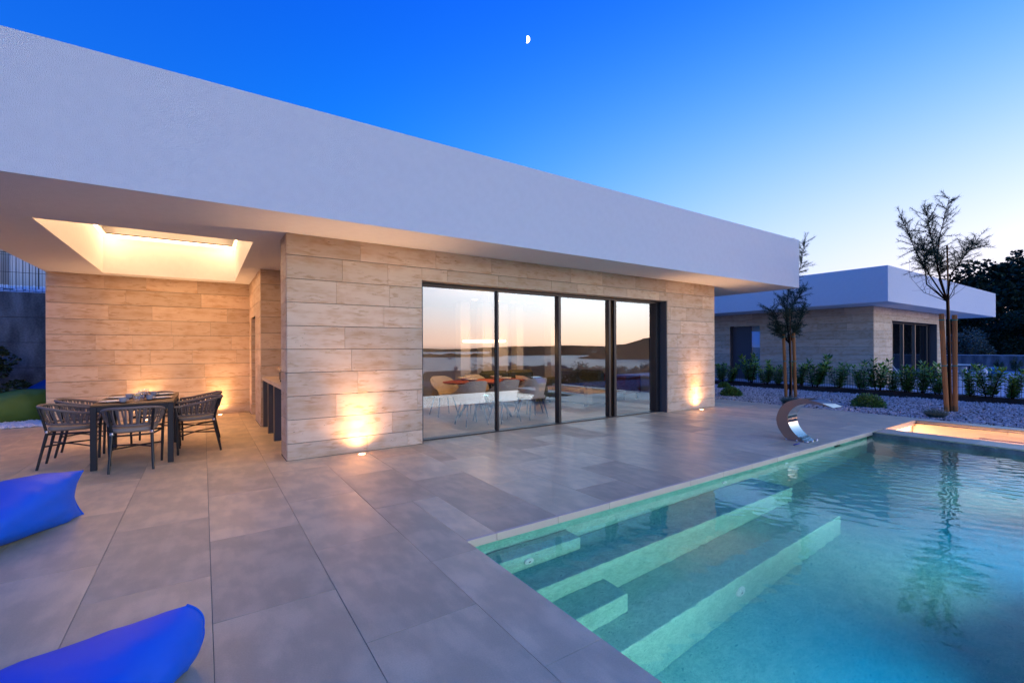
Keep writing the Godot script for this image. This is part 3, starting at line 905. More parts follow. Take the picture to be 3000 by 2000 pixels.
func make_lounge() -> void:
	var s := thing("sunken_lounge", "sunken seating pit glowing orange between pool and gravel", "seating pit")
	var x0 := 9.66; var x1 := 11.25; var z0 := -2.93; var z1 := 0.26; var yf := -0.95
	bx(s, "pit_floor", M.porcelain_2, Vector3(x0 - 0.02, yf - 0.1, z0 - 0.1), Vector3(x1 + 0.2, yf, z1 + 0.2), 0.003)
	bx(s, "pit_wall", M.pit_render, Vector3(x0 - 0.02, yf, z0 - 0.2), Vector3(x1 + 0.2, -0.022, z0 - 0.06), 0.003)
	bx(s, "pit_wall", M.pit_render, Vector3(x1 + 0.05, yf, z0 - 0.058), Vector3(x1 + 0.2, -0.022, z1), 0.003)
	bx(s, "pit_wall", M.pit_render, Vector3(x0 - 0.02, yf, z1 + 0.002), Vector3(x1 + 0.2, -0.022, z1 + 0.2), 0.003)
	for q in [[-2.93, -1.73], [-1.73, -0.53], [-0.53, 0.26]]:
		bx(s, "rim_slab", M.porcelain_4, Vector3(x1, -0.03, q[0] + 0.001), Vector3(x1 + 0.35, 0.001, q[1] - 0.001), 0.003)
		bx(s, "rim_edge", M.coping_edge, Vector3(x1 - 0.002, -0.12, q[0] + 0.001), Vector3(x1 + 0.03, -0.032, q[1] - 0.001), 0.003)
	bx(s, "rim_edge", M.coping_edge, Vector3(x0 + 0.01, -0.08, z0 - 0.03), Vector3(x1 - 0.004, -0.0215, z0 + 0.002), 0.003)
	bx(s, "bench", M.pit_render, Vector3(x0 + 0.01, -0.5, z0 - 0.058), Vector3(x1 - 0.12, -0.42, z0 + 0.68), 0.006)
	bx(s, "bench_leg", M.travertine_5, Vector3(x0 + 0.05, yf, z0 + 0.1), Vector3(x0 + 0.13, -0.502, z0 + 0.6), 0.004)
	bx(s, "bench_leg", M.travertine_5, Vector3(x1 - 0.25, yf, z0 + 0.1), Vector3(x1 - 0.17, -0.502, z0 + 0.6), 0.004)
	bx(s, "backrest_panel", M.pit_render, Vector3(x1 - 0.1, yf, z0 + 0.85), Vector3(x1 + 0.049, -0.2, z1 - 0.002), 0.006)
	bx(s, "light_strip", M.warm_led, Vector3(x0 + 0.05, -0.1, z0 - 0.056), Vector3(x1 - 0.05, -0.085, z0 - 0.035), 0.002)
	bx(s, "light_strip", M.warm_led, Vector3(x0 + 0.1, -0.52, z0 + 0.64), Vector3(x1 - 0.2, -0.503, z0 + 0.66), 0.002)
	lamp_area(s, Vector3((x0 + x1) / 2, -0.105, z0 - 0.03), Vector3(0, -1, 0.5), Vector2(x1 - x0 - 0.15, 0.02), 1.3, Vector3.RIGHT)
	lamp_area(s, Vector3(x0 + 0.03, -0.06, -1.1), Vector3(0.8, -1, 0), Vector2(2.6, 0.02), 3.8, Vector3.BACK)
	lamp_area(s, Vector3((x0 + x1) / 2, -0.53, z0 + 0.66), Vector3(0, -1, 0.6), Vector2(x1 - x0 - 0.4, 0.02), 1.0, Vector3.RIGHT)
	bx(s, "light_strip", M.warm_led, Vector3(x0 + 0.003, -0.055, -2.4), Vector3(x0 + 0.02, -0.04, 0.2), 0.002)


func make_shower() -> void:
	var s := thing("pool_waterfall_spout", "curved polished steel waterfall spout bolted beside the pool", "water spout", Vector3(7.47, 0, -3.3))
	var outer := [[-0.12, 0.0], [-0.185, 0.07], [-0.245, 0.16], [-0.272, 0.25], [-0.272, 0.33], [-0.245, 0.42], [-0.19, 0.51], [-0.1, 0.58], [0.01, 0.622], [0.13, 0.632], [0.25, 0.62], [0.37, 0.59], [0.5, 0.545]]
	var inner := [[0.14, 0.0], [0.055, 0.055], [-0.02, 0.12], [-0.075, 0.195], [-0.105, 0.275], [-0.105, 0.36], [-0.075, 0.435], [-0.015, 0.5], [0.06, 0.545], [0.15, 0.567], [0.25, 0.572], [0.37, 0.56], [0.5, 0.54]]
	var co := Curve2D.new(); var ci := Curve2D.new()
	var fine_o := []; var fine_i := []
	for k in 49:
		fine_o.append(spline(outer, k / 48.0)); fine_i.append(spline(inner, k / 48.0))
	var hw := 0.145
	var a := MB.new(); var rows := [[], []]
	for p in fine_o: rows[0].append(Vector3(hw, p.y, p.x)); rows[1].append(Vector3(-hw, p.y, p.x))
	a.grid([rows[1], rows[0]])
	part(s, "outer_sheet", a, M.steel)
	var b := MB.new(); rows = [[], []]
	for p in fine_i: rows[0].append(Vector3(hw, p.y, p.x)); rows[1].append(Vector3(-hw, p.y, p.x))
	b.grid([rows[0], rows[1]])
	part(s, "inner_sheet", b, M.steel)
	for sd in [-1.0, 1.0]:
		var e := MB.new()
		for k in 48:
			var q := [Vector3(sd * hw, fine_o[k].y, fine_o[k].x), Vector3(sd * hw, fine_o[k + 1].y, fine_o[k + 1].x), Vector3(sd * hw, fine_i[k + 1].y, fine_i[k + 1].x), Vector3(sd * hw, fine_i[k].y, fine_i[k].x)]
			if sd < 0: e.quad(q[3], q[2], q[1], q[0])
			else: e.quad(q[0], q[1], q[2], q[3])
		part(s, "side_plate", e, M.brushed_steel)
	bx(s, "base_plate", M.steel, Vector3(-0.165, 0, -0.16), Vector3(0.165, 0.006, 0.19), 0.002)
	for p in [[-0.153, -0.13], [0.153, -0.13], [-0.153, 0.02], [0.153, 0.02], [-0.15, 0.165], [0.15, 0.165], [0.0, 0.17]]:
		var m := MB.new()
		m.lathe([Vector2(0.012, 0.0), Vector2(0.012, 0.012), Vector2(0.008, 0.018), Vector2(0.0003, 0.02)], 12)
		part(s, "bolt", m, M.chrome, Vector3(p[0], 0.006, p[1]))
	var ring := MB.new()
	var path := []
	for k in 25: path.append(Vector3(cos(TAU * k / 24) * 0.045, 0.022 + 0.013 * sin(TAU * k / 24), sin(TAU * k / 24) * 0.03))
	ring.tube(path, [0.009], 8, false)
	var ro := part(self, "plastic_ring", ring, M.blue_plastic, Vector3(7.0, 0.0, -3.14))
	tag(ro, "small dark blue plastic ring lying on the paving by the steel spout", "ring")


func spline(p: Array, t: float) -> Vector2:
	var f := t * (p.size() - 1)
	var k := mini(int(f), p.size() - 2)
	var u := f - k
	var g := func(j: int) -> Vector2: var q: Array = p[clampi(j, 0, p.size() - 1)]; return Vector2(q[0], q[1])
	var a: Vector2 = g.call(k - 1); var b: Vector2 = g.call(k); var c: Vector2 = g.call(k + 1); var d: Vector2 = g.call(k + 2)
	return 0.5 * ((2 * b) + (c - a) * u + (2 * a - 5 * b + 4 * c - d) * u * u + (3 * b - a - 3 * c + d) * u * u * u)


# ---------------------------------------------------------------- dining place on the terrace
func u_path(half: float, back: float, front: float, y_back: float, y_front: float, n: int) -> Array:
	# a U seen from above, open at +z: front left tip, round the back, front right tip
	var pts := []
	var corner := half * 0.92
	var straight := front - (-back + corner)
	var arc := PI * corner * 0.5
	var wide := 2.0 * (half - corner)
	var total := 2.0 * straight + 2.0 * arc + wide
	for k in n + 1:
		var s := total * k / n
		var p := Vector2.ZERO
		if s < straight: p = Vector2(-half, front - s)
		elif s < straight + arc:
			var a := (s - straight) / corner
			p = Vector2(-half + corner - corner * cos(a), -back + corner - corner * sin(a))
		elif s < straight + arc + wide: p = Vector2(-half + corner + (s - straight - arc), -back)
		elif s < straight + 2 * arc + wide:
			var a := (s - straight - arc - wide) / corner
			p = Vector2(half - corner + corner * sin(a), -back + corner - corner * cos(a))
		else: p = Vector2(half, -back + corner + (s - straight - 2 * arc - wide))
		var t := absf(2.0 * k / n - 1.0)
		pts.append(Vector3(p.x, lerpf(y_back, y_front, smoothstep(0.15, 1.0, t)), p.y))
	return pts


func make_chair(label: String) -> Node3D:
	var c := thing("rope_armchair", label, "chair", Vector3.ZERO, 0.0, "rope armchairs round the terrace table")
	var top := u_path(0.285, 0.29, 0.25, 0.735, 0.645, 120)
	var low := u_path(0.235, 0.215, 0.22, 0.525, 0.515, 120)
	var back := Node3D.new()
	back.name = "backrest"
	c.add_child(back)
	var m := MB.new(); m.tube(top, [0.016], 10)
	part(back, "top_rail", m, M.rope)
	m = MB.new(); m.tube(low, [0.013], 8)
	part(back, "lower_rail", m, M.rope)
	rng.seed = 12
	for k in 44:
		var q := int(round(1.0 + k * 118.0 / 43.0))
		var a: Vector3 = top[q]
		var q2 := clampi(q + (1 if k % 2 else -1), 0, 120)
		var b: Vector3 = low[q2]
		var t: Vector3 = (top[mini(q + 1, 120)] - top[maxi(q - 1, 0)]).normalized()
		var out := t.cross(Vector3.UP).normalized() * -1.0
		var strip := MB.new()
		var rows := []
		for j in 7:
			var f := j / 6.0
			var p := a.lerp(b, f) + out * (0.012 * sin(PI * f) * (1.0 if k % 2 else 0.35))
			var w := 0.0115 * (1.0 - 0.12 * sin(PI * f))
			rows.append([p - t * w + out * 0.001, p + out * 0.0045, p + t * w + out * 0.001, p - out * 0.0035])
		strip.grid(rows, true)
		part(back, "rope_strand", strip, M.rope)
	for s in [-1.0, 1.0]:
		m = MB.new(); m.tube([Vector3(0.25 * s, 0.0, 0.215), Vector3(0.262 * s, 0.44, 0.225), Vector3(0.28 * s, 0.64, 0.245)], [0.0135, 0.0165, 0.013], 10)
		part(c, "leg", m, M.black_tube)
		m = MB.new(); m.tube([Vector3(0.2 * s, 0.0, -0.27), Vector3(0.182 * s, 0.425, -0.185)], [0.013, 0.017], 10)
		part(c, "leg", m, M.black_tube)
		m = MB.new()
		var p0 := Vector3(0.18 * s, 0.425, -0.187); var p1 := Vector3(0.195 * s, 0.6, -0.222); var p2 := Vector3(0.205 * s, 0.722, -0.254)
		m.tube([p0, p1, p2], [0.014], 8)
		part(c, "back_upright", m, M.black_tube)
		m = MB.new(); m.lathe([Vector2(0.019, -0.014), Vector2(0.021, -0.01), Vector2(0.021, 0.01), Vector2(0.019, 0.014)], 14)
		part(c, "bracket", m, M.chrome, Vector3(0.1815 * s, 0.437, -0.188))
	m = MB.new()
	m.tube([Vector3(-0.258, 0.41, 0.21), Vector3(-0.182, 0.41, -0.187), Vector3(0.182, 0.41, -0.187), Vector3(0.258, 0.41, 0.21), Vector3(-0.258, 0.41, 0.21)], [0.011], 8)
	part(c, "seat_frame", m, M.black_tube)
	for s in [-1.0, 1.0]:
		m = MB.new(); m.tube([Vector3(0.253 * s, 0.24, 0.215), Vector3(0.0, 0.262 + 0.008 * s, 0.0), Vector3(-0.19 * s, 0.265, -0.222)], [0.009], 8)
		part(c, "cross_brace", m, M.black_tube)
	var cu := MB.new(); var rows2 := []
	for j in 9:
		var f := j / 8.0
		var ring := []
		var infl: float = [0.0, 0.8, 0.96, 1.0, 1.0, 1.0, 0.96, 0.86, 0.0][j]
		for q in 40:
			var a := -TAU * q / 40
			var cx := signf(cos(a)) * pow(absf(cos(a)), 0.42); var cz := signf(sin(a)) * pow(absf(sin(a)), 0.42)
			var half := lerpf(0.19, 0.235, (cz + 1.0) * 0.5)
			ring.append(Vector3(cx * half * infl, 0.423 + 0.09 * f + (0.012 * (1.0 - maxf(absf(cx), absf(cz))) if j == 8 else 0.0), cz * 0.205 * infl + 0.01))
		rows2.append(ring)
	cu.grid(rows2, true)
	part(c, "seat_cushion", cu, M.cushion)
	return c


func make_dining() -> void:
	var t := thing("dining_table", "rectangular outdoor table with brown top and black square legs", "table", Vector3(-0.70, 0, -7.89))
	var hx := 0.39; var hz := 0.77
	bx(t, "table_top", M.table_top, Vector3(-hx, 0.742, -hz), Vector3(hx, 0.76, hz), 0.003)
	for sz in [-1.0, 1.0]:
		bx(t, "apron", M.dark_metal, Vector3(-hx + 0.06, 0.675, sz * hz - 0.035 if sz > 0 else -hz), Vector3(hx - 0.06, 0.741, hz if sz > 0 else -hz + 0.035), 0.003)
		bx(t, "apron", M.dark_metal, Vector3(hx - 0.035 if sz > 0 else -hx, 0.675, -hz + 0.06), Vector3(hx if sz > 0 else -hx + 0.035, 0.741, hz - 0.06), 0.003)
		for sx in [-1.0, 1.0]:
			bx(t, "leg", M.dark_metal, Vector3(hx - 0.06 if sx > 0 else -hx, 0, hz - 0.06 if sz > 0 else -hz), Vector3(hx if sx > 0 else -hx + 0.06, 0.741, hz if sz > 0 else -hz + 0.06), 0.004)
	var c := make_chair("grey rope armchair at the table end towards the pool, its back to the pool")
	c.position = Vector3(-0.69, 0, -7.10); c.rotation.y = PI
	copy_of(c, Vector3(-1.345, 0, -7.73), PI / 2, "grey rope armchair at the gravel side of the table, next to the blue beanbag")
	copy_of(c, Vector3(-1.34, 0, -8.48), PI / 2 + 0.03, "grey rope armchair at the gravel side of the table, next to the terrace back wall")
	copy_of(c, Vector3(-0.067, 0, -7.78), -PI / 2, "grey rope armchair at the kitchen side of the table, next to the pool end")
	copy_of(c, Vector3(-0.06, 0, -8.50), -PI / 2 - 0.03, "grey rope armchair at the kitchen side of the table, next to the terrace back wall")
	copy_of(c, Vector3(-0.62, 0, -8.86), 0.0, "grey rope armchair at the table end facing the pool, by the back wall")
	# crockery
	var spots := [[-0.93, -7.42, "by the gravel side near the pool end"], [-0.93, -7.98, "by the middle of the gravel side"], [-0.47, -7.62, "by the kitchen side near the pool end"], [-0.47, -8.2, "by the kitchen side near the back wall"]]
	for s in spots:
		var p := MB.new()
		p.lathe([Vector2(0.06, 0.0), Vector2(0.075, 0.004), Vector2(0.128, 0.016), Vector2(0.13, 0.019), Vector2(0.12, 0.0175), Vector2(0.07, 0.008), Vector2(0.0005, 0.007)], 36)
		var po := part(self, "plate", p, M.white_ceramic, Vector3(s[0], 0.7605, s[1]))
		tag(po, "white dinner plate on the brown table, " + s[2], "plate", "plates on the terrace table")
		var nk := bx(self, "napkin", M.linen, Vector3(-0.05, 0, -0.09), Vector3(0.05, 0.012, 0.09), 0.004)
		nk.position = Vector3(s[0], 0.776, s[1]); nk.rotation.y = 0.15
		tag(nk, "folded linen napkin lying on the plate " + s[2], "napkin", "napkins on the plates")
		var k := thing("coffee_cup", "small grey cup on dark saucer, " + s[2], "cup", Vector3(s[0] + (0.12 if s[0] < -0.7 else -0.1), 0.7605, s[1] + 0.16), 0.0, "cups on the terrace table")
		var m := MB.new()
		m.lathe([Vector2(0.04, 0.0), Vector2(0.062, 0.004), Vector2(0.064, 0.007), Vector2(0.04, 0.005), Vector2(0.0004, 0.005)], 28)
		part(k, "saucer", m, M.brown_cake)
		m = MB.new()
		m.lathe([Vector2(0.0004, 0.006), Vector2(0.024, 0.006), Vector2(0.034, 0.02), Vector2(0.037, 0.062), Vector2(0.035, 0.063), Vector2(0.031, 0.022), Vector2(0.0004, 0.015)], 26)
		part(k, "cup_body", m, M.grey_ceramic)
		m = MB.new()
		var path := []
		for q in 11: path.append(Vector3(0.035 + 0.02 * sin(PI * q / 10.0), 0.022 + 0.03 * q / 10.0, 0.0))
		m.tube(path, [0.004], 6)
		part(k, "handle", m, M.grey_ceramic)
		var g := thing("water_glass", "ribbed tumbler of water with a lemon slice, " + s[2], "glass", Vector3(s[0] + (0.24 if s[0] < -0.7 else -0.2), 0.7605, s[1] + 0.04), 0.0, "tumblers on the terrace table")
		m = MB.new()
		var rows := []
		for pr in [[0.0005, 0.0], [0.03, 0.0], [0.033, 0.004], [0.036, 0.05], [0.042, 0.1], [0.0405, 0.1], [0.0345, 0.05], [0.031, 0.012], [0.0005, 0.01]]:
			var ring := []
			for q in 36:
				var rr: float = pr[0] * (1.0 + (0.035 if q % 2 and pr[1] > 0.003 and pr[1] < 0.07 else 0.0))
				ring.append(Vector3(rr * cos(-TAU * q / 36), pr[1], rr * sin(-TAU * q / 36)))
			rows.append(ring)
		m.grid(rows, true)
		part(g, "tumbler", m, M.clear_glass)
		m = MB.new()
		m.lathe([Vector2(0.0005, 0.012), Vector2(0.0305, 0.0125), Vector2(0.0338, 0.05), Vector2(0.0355, 0.072), Vector2(0.0005, 0.072)], 28)
		part(g, "water", m, M.clear_glass)
		m = MB.new()
		m.lathe([Vector2(0.0004, 0.0), Vector2(0.028, 0.0), Vector2(0.03, 0.004), Vector2(0.028, 0.008), Vector2(0.0004, 0.008)], 22)
		part(g, "lemon_slice", m, M.yellow_fruit, Vector3(0.0, 0.0735, 0.0))
	var cake := thing("cake_platter", "oblong plate of dark cake slices with pale flowers in the table middle", "platter", Vector3(-0.70, 0.7605, -7.86))
	var pm := MB.new()
	pm.lathe([Vector2(0.05, 0.0), Vector2(0.08, 0.003), Vector2(0.13, 0.012), Vector2(0.132, 0.015), Vector2(0.08, 0.008), Vector2(0.0004, 0.007)], 32)
	var plate := part(cake, "plate", pm, M.white_ceramic)
	plate.scale = Vector3(1.0, 1.0, 0.7)
	for k in 4:
		bx(cake, "cake_slice", M.brown_cake, Vector3(-0.085 + 0.043 * k, 0.008, -0.03), Vector3(-0.048 + 0.043 * k, 0.05 - 0.004 * (k % 2), 0.03), 0.004)
	rng.seed = 3
	var fl := MB.new()
	for k in 18:
		var d := dir_random(); d.y = absf(d.y) * 0.5 + 0.1
		fl.leaf(Vector3(0.0, 0.05, 0.0), d * 0.05, d.cross(Vector3.UP).normalized() * 0.02)
	part(cake, "flower", fl, M.linen)


func pouch(called: String, label: String, cloth: Material, at: Vector3, turn: float, length: float, wide: float, high: float, dent: float, sd: int, group := "") -> Node3D:
	# a filled cloth bag: one end sewn upright, the other sewn flat
	var f := FastNoiseLite.new()
	f.seed = sd; f.frequency = 1.6; f.fractal_octaves = 3
	var rows := []
	var ns := 40; var nr := 56
	for j in ns + 1:
		var s := float(j) / ns
		var ring := []
		var a := lerpf(0.004, wide * 0.5, pow(sin(s * PI / 2), 0.62)) * (1.0 - 0.0 * s)
		var b := lerpf(0.004, high * 0.5, pow(cos(s * PI / 2), 0.5)) * (1.0 + 0.16 * sin(PI * minf(s * 1.25, 1.0)))
		for q in nr:
			var an := TAU * q / nr
			var cx := signf(cos(an)) * pow(absf(cos(an)), 0.85); var cy := signf(sin(an)) * pow(absf(sin(an)), 0.85)
			var p := Vector3(s * length + dent * (1.0 - cy * cy) * pow(1.0 - s, 6.0) - 0.03 * absf(cy) * pow(1.0 - s, 10.0), b + cy * b, cx * a)
			var fold := f.get_noise_3d(p.x * 1.5, p.y * 2.0, p.z * 1.5 + 9.0)
			var crease := f.get_noise_3d(p.x * 0.8 + 5.0, p.y * 6.0, p.z * 2.0)
			var k := 0.026 * fold + 0.026 * crease * exp(-5.0 * s)
			p += Vector3(0, 0.6 * signf(cy), signf(cx)).normalized() * k * smoothstep(0.0, 0.12, s) * smoothstep(0.0, 0.08, 1.0 - s)
			if p.y < 0.02: p.y = maxf(p.y, 0.0) * 0.5
			ring.append(p)
		rows.append(ring)
	var m := MB.new()
	m.grid(rows, true)
	var o := thing(called, label, "beanbag", at, turn, group)
	part(o, "cover", m, cloth)
	var seam := MB.new(); var path := []
	for j in 19:
		var cy := -1.0 + j / 9.0
		path.append(Vector3(dent * (1.0 - cy * cy) - 0.03 * absf(cy) - 0.004, high * 0.5 + cy * high * 0.5, 0.0))
	seam.tube(path, [0.006], 6)
	part(o, "seam", seam, cloth)
	return o


func make_beanbags() -> void:
	pouch("beanbag", "royal blue cloth beanbag lying on the paving beside the dining chairs", M.blue_cloth, Vector3(-0.88, 0, -5.28), PI + 0.72, 1.25, 0.95, 0.375, 0.045, 2, "blue beanbags")
	pouch("beanbag", "royal blue cloth beanbag lying on the open paving near the pool corner", M.blue_cloth, Vector3(-0.09, 0, -2.46), PI + 0.62, 1.2, 0.85, 0.275, -0.10, 6, "blue beanbags")
	pouch("beanbag", "lime green cloth beanbag on the gravel before the grey retaining wall", M.green_cloth, Vector3(-2.4, -0.05, -13.05), PI + 0.12, 1.9, 1.0, 0.62, 0.03, 4)
	var l := pouch("beanbag", "dark blue lounging bag with raised back against the grey retaining wall", M.navy_cloth, Vector3(-1.7, -0.05, -13.75), PI + 0.05, 1.9, 0.9, 1.0, 0.05, 9)
	l.scale = Vector3(1, 0.95, 0.6)


# ---------------------------------------------------------------- things in the living room
func make_indoors() -> void:
	var t := thing("indoor_dining_table", "long oval wooden dining table indoors behind the glass", "table", Vector3(4.8, 0, -8.1))
	var m := MB.new()
	m.lathe([Vector2(0.0005, 0.715), Vector2(0.5, 0.715), Vector2(0.53, 0.735), Vector2(0.53, 0.745), Vector2(0.0005, 0.75)], 48)
	var top := part(t, "table_top", m, M.orange_wood)
	top.scale = Vector3(1.75, 1, 1)
	for s in [-1.0, 1.0]:
		for q in [-1.0, 1.0]:
			m = MB.new(); m.tube([Vector3(0.12 * s, 0.715, 0.05 * q), Vector3(0.45 * s, 0.0, 0.3 * q)], [0.03, 0.022], 8)
			part(t, "leg", m, M.dark_metal)
	var first: Node3D
	var seats := [[4.1, -7.42, 0.0], [4.8, -7.38, 0.05], [5.5, -7.42, 0.0], [4.2, -8.8, PI], [5.0, -8.85, PI - 0.1], [5.9, -8.1, -PI / 2]]
	for k in seats.size():
		var at := Vector3(seats[k][0], 0, seats[k][1])
		var turn: float = seats[k][2] + PI
		var label := "cream upholstered tub chair at the indoor table, back to the glass" if k < 3 else ("cream upholstered tub chair at the indoor table, facing the glass" if k < 5 else "cream upholstered tub chair at the rounded end of the indoor table")
		if first == null:
			first = thing("tub_chair", label, "chair", at, turn, "tub chairs round the indoor table")
			var sh := MB.new()
			var rows := []
			var up := u_path(0.29, 0.28, 0.24, 0.82, 0.58, 40); var lo := u_path(0.22, 0.2, 0.22, 0.42, 0.42, 40)
			var ui := u_path(0.265, 0.255, 0.235, 0.815, 0.575, 40); var li := u_path(0.19, 0.17, 0.21, 0.44, 0.44, 40)
			for j in 41: rows.append([lo[j], up[j], ui[j], li[j]])
			sh.grid(rows, true)
			part(first, "shell", sh, M.cream_cloth)
			bx(first, "seat", M.cream_cloth, Vector3(-0.2, 0.4, -0.18), Vector3(0.2, 0.47, 0.23), 0.03)
			for sx in [-1.0, 1.0]:
				for sz in [-1.0, 1.0]:
					var lg := MB.new(); lg.tube([Vector3(0.15 * sx, 0.41, 0.13 * sz), Vector3(0.23 * sx, 0.0, 0.22 * sz)], [0.018, 0.012], 8)
					part(first, "leg", lg, M.dark_metal)
		else: copy_of(first, at, turn, label)
	for q in [[4.35, -7.85], [5.1, -7.8], [4.45, -8.35], [5.25, -8.4]]:
		var b := MB.new()
		b.lathe([Vector2(0.04, 0.0), Vector2(0.1, 0.035), Vector2(0.13, 0.06), Vector2(0.12, 0.058), Vector2(0.05, 0.012), Vector2(0.0005, 0.01)], 24)
		tag(part(self, "bowl", b, M.linen, Vector3(q[0], 0.7505, q[1])), "pale stoneware bowl laid on the indoor dining table", "bowl", "bowls on the indoor table")
	var p := thing("ring_pendant_lamp", "glowing flat ring pendant lamp over the indoor table", "lamp", Vector3(4.75, 1.55, -8.05))
	var ring := MB.new(); var path := []
	for k in 41: path.append(Vector3(0.42 * cos(TAU * k / 40), 0.0, 0.42 * sin(TAU * k / 40)))
	ring.tube(path, [0.022], 8, false)
	part(p, "ring", ring, M.warm_diffuser)
	for k in 3:
		var a := TAU * k / 3.0
		var w := MB.new(); w.tube([Vector3(0.42 * cos(a), 0.02, 0.42 * sin(a)), Vector3(0.0, 1.07, 0.0)], [0.002], 5)
		part(p, "wire", w, M.black_wire)
	var li := OmniLight3D.new()
	li.name = "lamp_light"; li.light_energy = 0.35; li.light_color = Color(1.0, 0.78, 0.5); li.light_size = 0.3; li.omni_range = 12.0; li.omni_attenuation = 2.0; li.shadow_enabled = true
	p.add_child(li); li.position = Vector3(0, -0.08, 0)
	var sofas := [[Vector3(6.5, 0, -9.55), 0.0, "olive green three seat sofa indoors with its back to the room piers"], [Vector3(7.95, 0, -9.0), -PI / 2, "olive green sofa indoors standing across the glass"]]
	for s in sofas:
		var o := thing("sofa", s[2], "sofa", s[0], s[1], "olive sofas in the living room")
		bx(o, "base", M.sofa_cloth, Vector3(-0.95, 0.06, -0.42), Vector3(0.95, 0.28, 0.42), 0.04)
		for k in 2:
			bx(o, "seat_cushion", M.sofa_cloth, Vector3(-0.8 + 0.81 * k, 0.285, -0.2), Vector3(-0.01 + 0.81 * k, 0.44, 0.44), 0.06)
			bx(o, "back_cushion", M.sofa_cloth, Vector3(-0.8 + 0.81 * k, 0.41, -0.42), Vector3(-0.01 + 0.81 * k, 0.84, -0.2), 0.09)
			bx(o, "arm", M.sofa_cloth, Vector3(-1.1 + 1.92 * k, 0.06, -0.42), Vector3(-0.82 + 1.92 * k, 0.6, 0.42), 0.08)
			for z in [-0.34, 0.34]: bx(o, "foot", M.black_tube, Vector3(-0.9 + 1.75 * k, 0.0, z - 0.03), Vector3(-0.85 + 1.75 * k, 0.061, z + 0.03), 0.004)
	var sb := thing("sideboard", "orange brown wooden sideboard indoors by the end wall", "sideboard", Vector3(9.62, 0, -9.3))
	bx(sb, "carcass", M.orange_wood, Vector3(-0.3, 0.18, -0.9), Vector3(0.28, 0.66, 0.9), 0.006)
	for k in 3: bx(sb, "drawer_front", M.orange_wood, Vector3(-0.318, 0.2, -0.88 + 0.592 * k), Vector3(-0.301, 0.64, -0.3 + 0.592 * k), 0.004)
	for x in [-0.26, 0.24]:
		for z in [-0.8, 0.8]: bx(sb, "leg", M.dark_metal, Vector3(x - 0.02, 0, z - 0.02), Vector3(x + 0.02, 0.179, z + 0.02), 0.003)


# ---------------------------------------------------------------- stones
func stone_mesh(sd: int, flat: float) -> ArrayMesh:
	rng.seed = sd
	var p := []
	for k in 6:
		var d: Vector3 = [Vector3.RIGHT, Vector3.LEFT, Vector3.UP, Vector3.DOWN, Vector3.BACK, Vector3.FORWARD][k]
		p.append(d * rng.randf_range(0.75, 1.2) + dir_random() * 0.25)
	var m := MB.new()
	for f in [[0, 2, 4], [4, 2, 1], [1, 2, 5], [5, 2, 0], [0, 4, 3], [4, 1, 3], [1, 5, 3], [5, 0, 3]]:
		var a: Vector3 = p[f[0]]; var b: Vector3 = p[f[1]]; var c: Vector3 = p[f[2]]
		var q := Vector3(1, flat, 1)
		var mid := (a + b + c) / 3.0 * 1.22
		a *= q; b *= q; c *= q; mid *= q
		m.tri(b, a, mid); m.tri(c, b, mid); m.tri(a, c, mid)
	return m.commit()


func scatter(n: int, lo: Vector3, hi: Vector3, s0: float, s1: float, keep: Callable) -> Array:
	var out := []
	while out.size() < n:
		var p := Vector3(rng.randf_range(lo.x, hi.x), lo.y, rng.randf_range(lo.z, hi.z))
		if not keep.call(p): continue
		var b := Basis(dir_random(), rng.randf() * 0.5).rotated(Vector3.UP, rng.randf() * TAU).scaled(Vector3.ONE * rng.randf_range(s0, s1))
		out.append(Transform3D(b, p + Vector3(0, rng.randf_range(-0.006, 0.012), 0)))
	return out


func make_gravel() -> void:
	var bed := MB.new()
	bed.quad(Vector3(11.45, -0.045, 1.6), Vector3(17.9, -0.045, 1.6), Vector3(17.9, -0.045, -16), Vector3(10.1, -0.045, -16))
	structure(part(self, "gravel_bed", bed, M.soil))
	var g := Node3D.new()
	g.name = "gravel"
	add_child(g)
	tag(g, "purple grey crushed stone covering the garden strip", "gravel")
	stuff(g)
	var kinds := ["stone_mauve", "stone_pale", "stone_dark", "stone_mauve"]
	var spots := 0
	for k in 4:
		var mesh := stone_mesh(100 + k, 0.6)
		rng.seed = 200 + k
		var inside := func(p: Vector3) -> bool: return p.x > 11.62 or (p.z < -7.16 and p.x > 10.13)
		many(g, "stone", mesh, M[kinds[k]], scatter([11000, 8000, 7000, 9000][k], Vector3(10.1, -0.03, -13.0), Vector3(16.6, 0, 0.8), 0.013, 0.034, inside)).set_meta("kind", "stuff")
	var b := MB.new()
	var rows := []
	for j in 6:
		var row := []
		for q in 40:
			var z := lerpf(1.5, -16.0, q / 39.0)
			row.append(Vector3([17.9, 17.5, 17.1, 16.8, 16.5, 16.2][j], [-0.02, 0.05, 0.06, 0.04, 0.0, -0.05][j] + 0.02 * sin(q * 1.7 + j * 2.0), z))
		rows.append(row)
	b.grid(rows)
	structure(part(self, "soil_bed", b, M.soil))
	var wst := Node3D.new()
	wst.name = "white_rubble"
	add_child(wst)
	tag(wst, "strip of white broken stones edging the paving", "stones")
	stuff(wst)
	for k in 2:
		rng.seed = 300 + k
		var at := scatter(1100, Vector3(-6.5, 0.0, -12.75), Vector3(-2.45, 0, -11.93), 0.035, 0.07, func(p: Vector3) -> bool: return true)
		at += scatter(1500, Vector3(-6.5, 0.0, -19.0), Vector3(0.0, 0, -14.75), 0.05, 0.12, func(p: Vector3) -> bool: return true)
		for q in at.size():
			var t: Transform3D = at[q]
			if t.origin.z < -14.0: t.origin.y = slope_y(t.origin.z) + 0.02
			at[q] = t
		many(wst, "stone", stone_mesh(110 + k, 0.7), M.stone_white, at).set_meta("kind", "stuff")


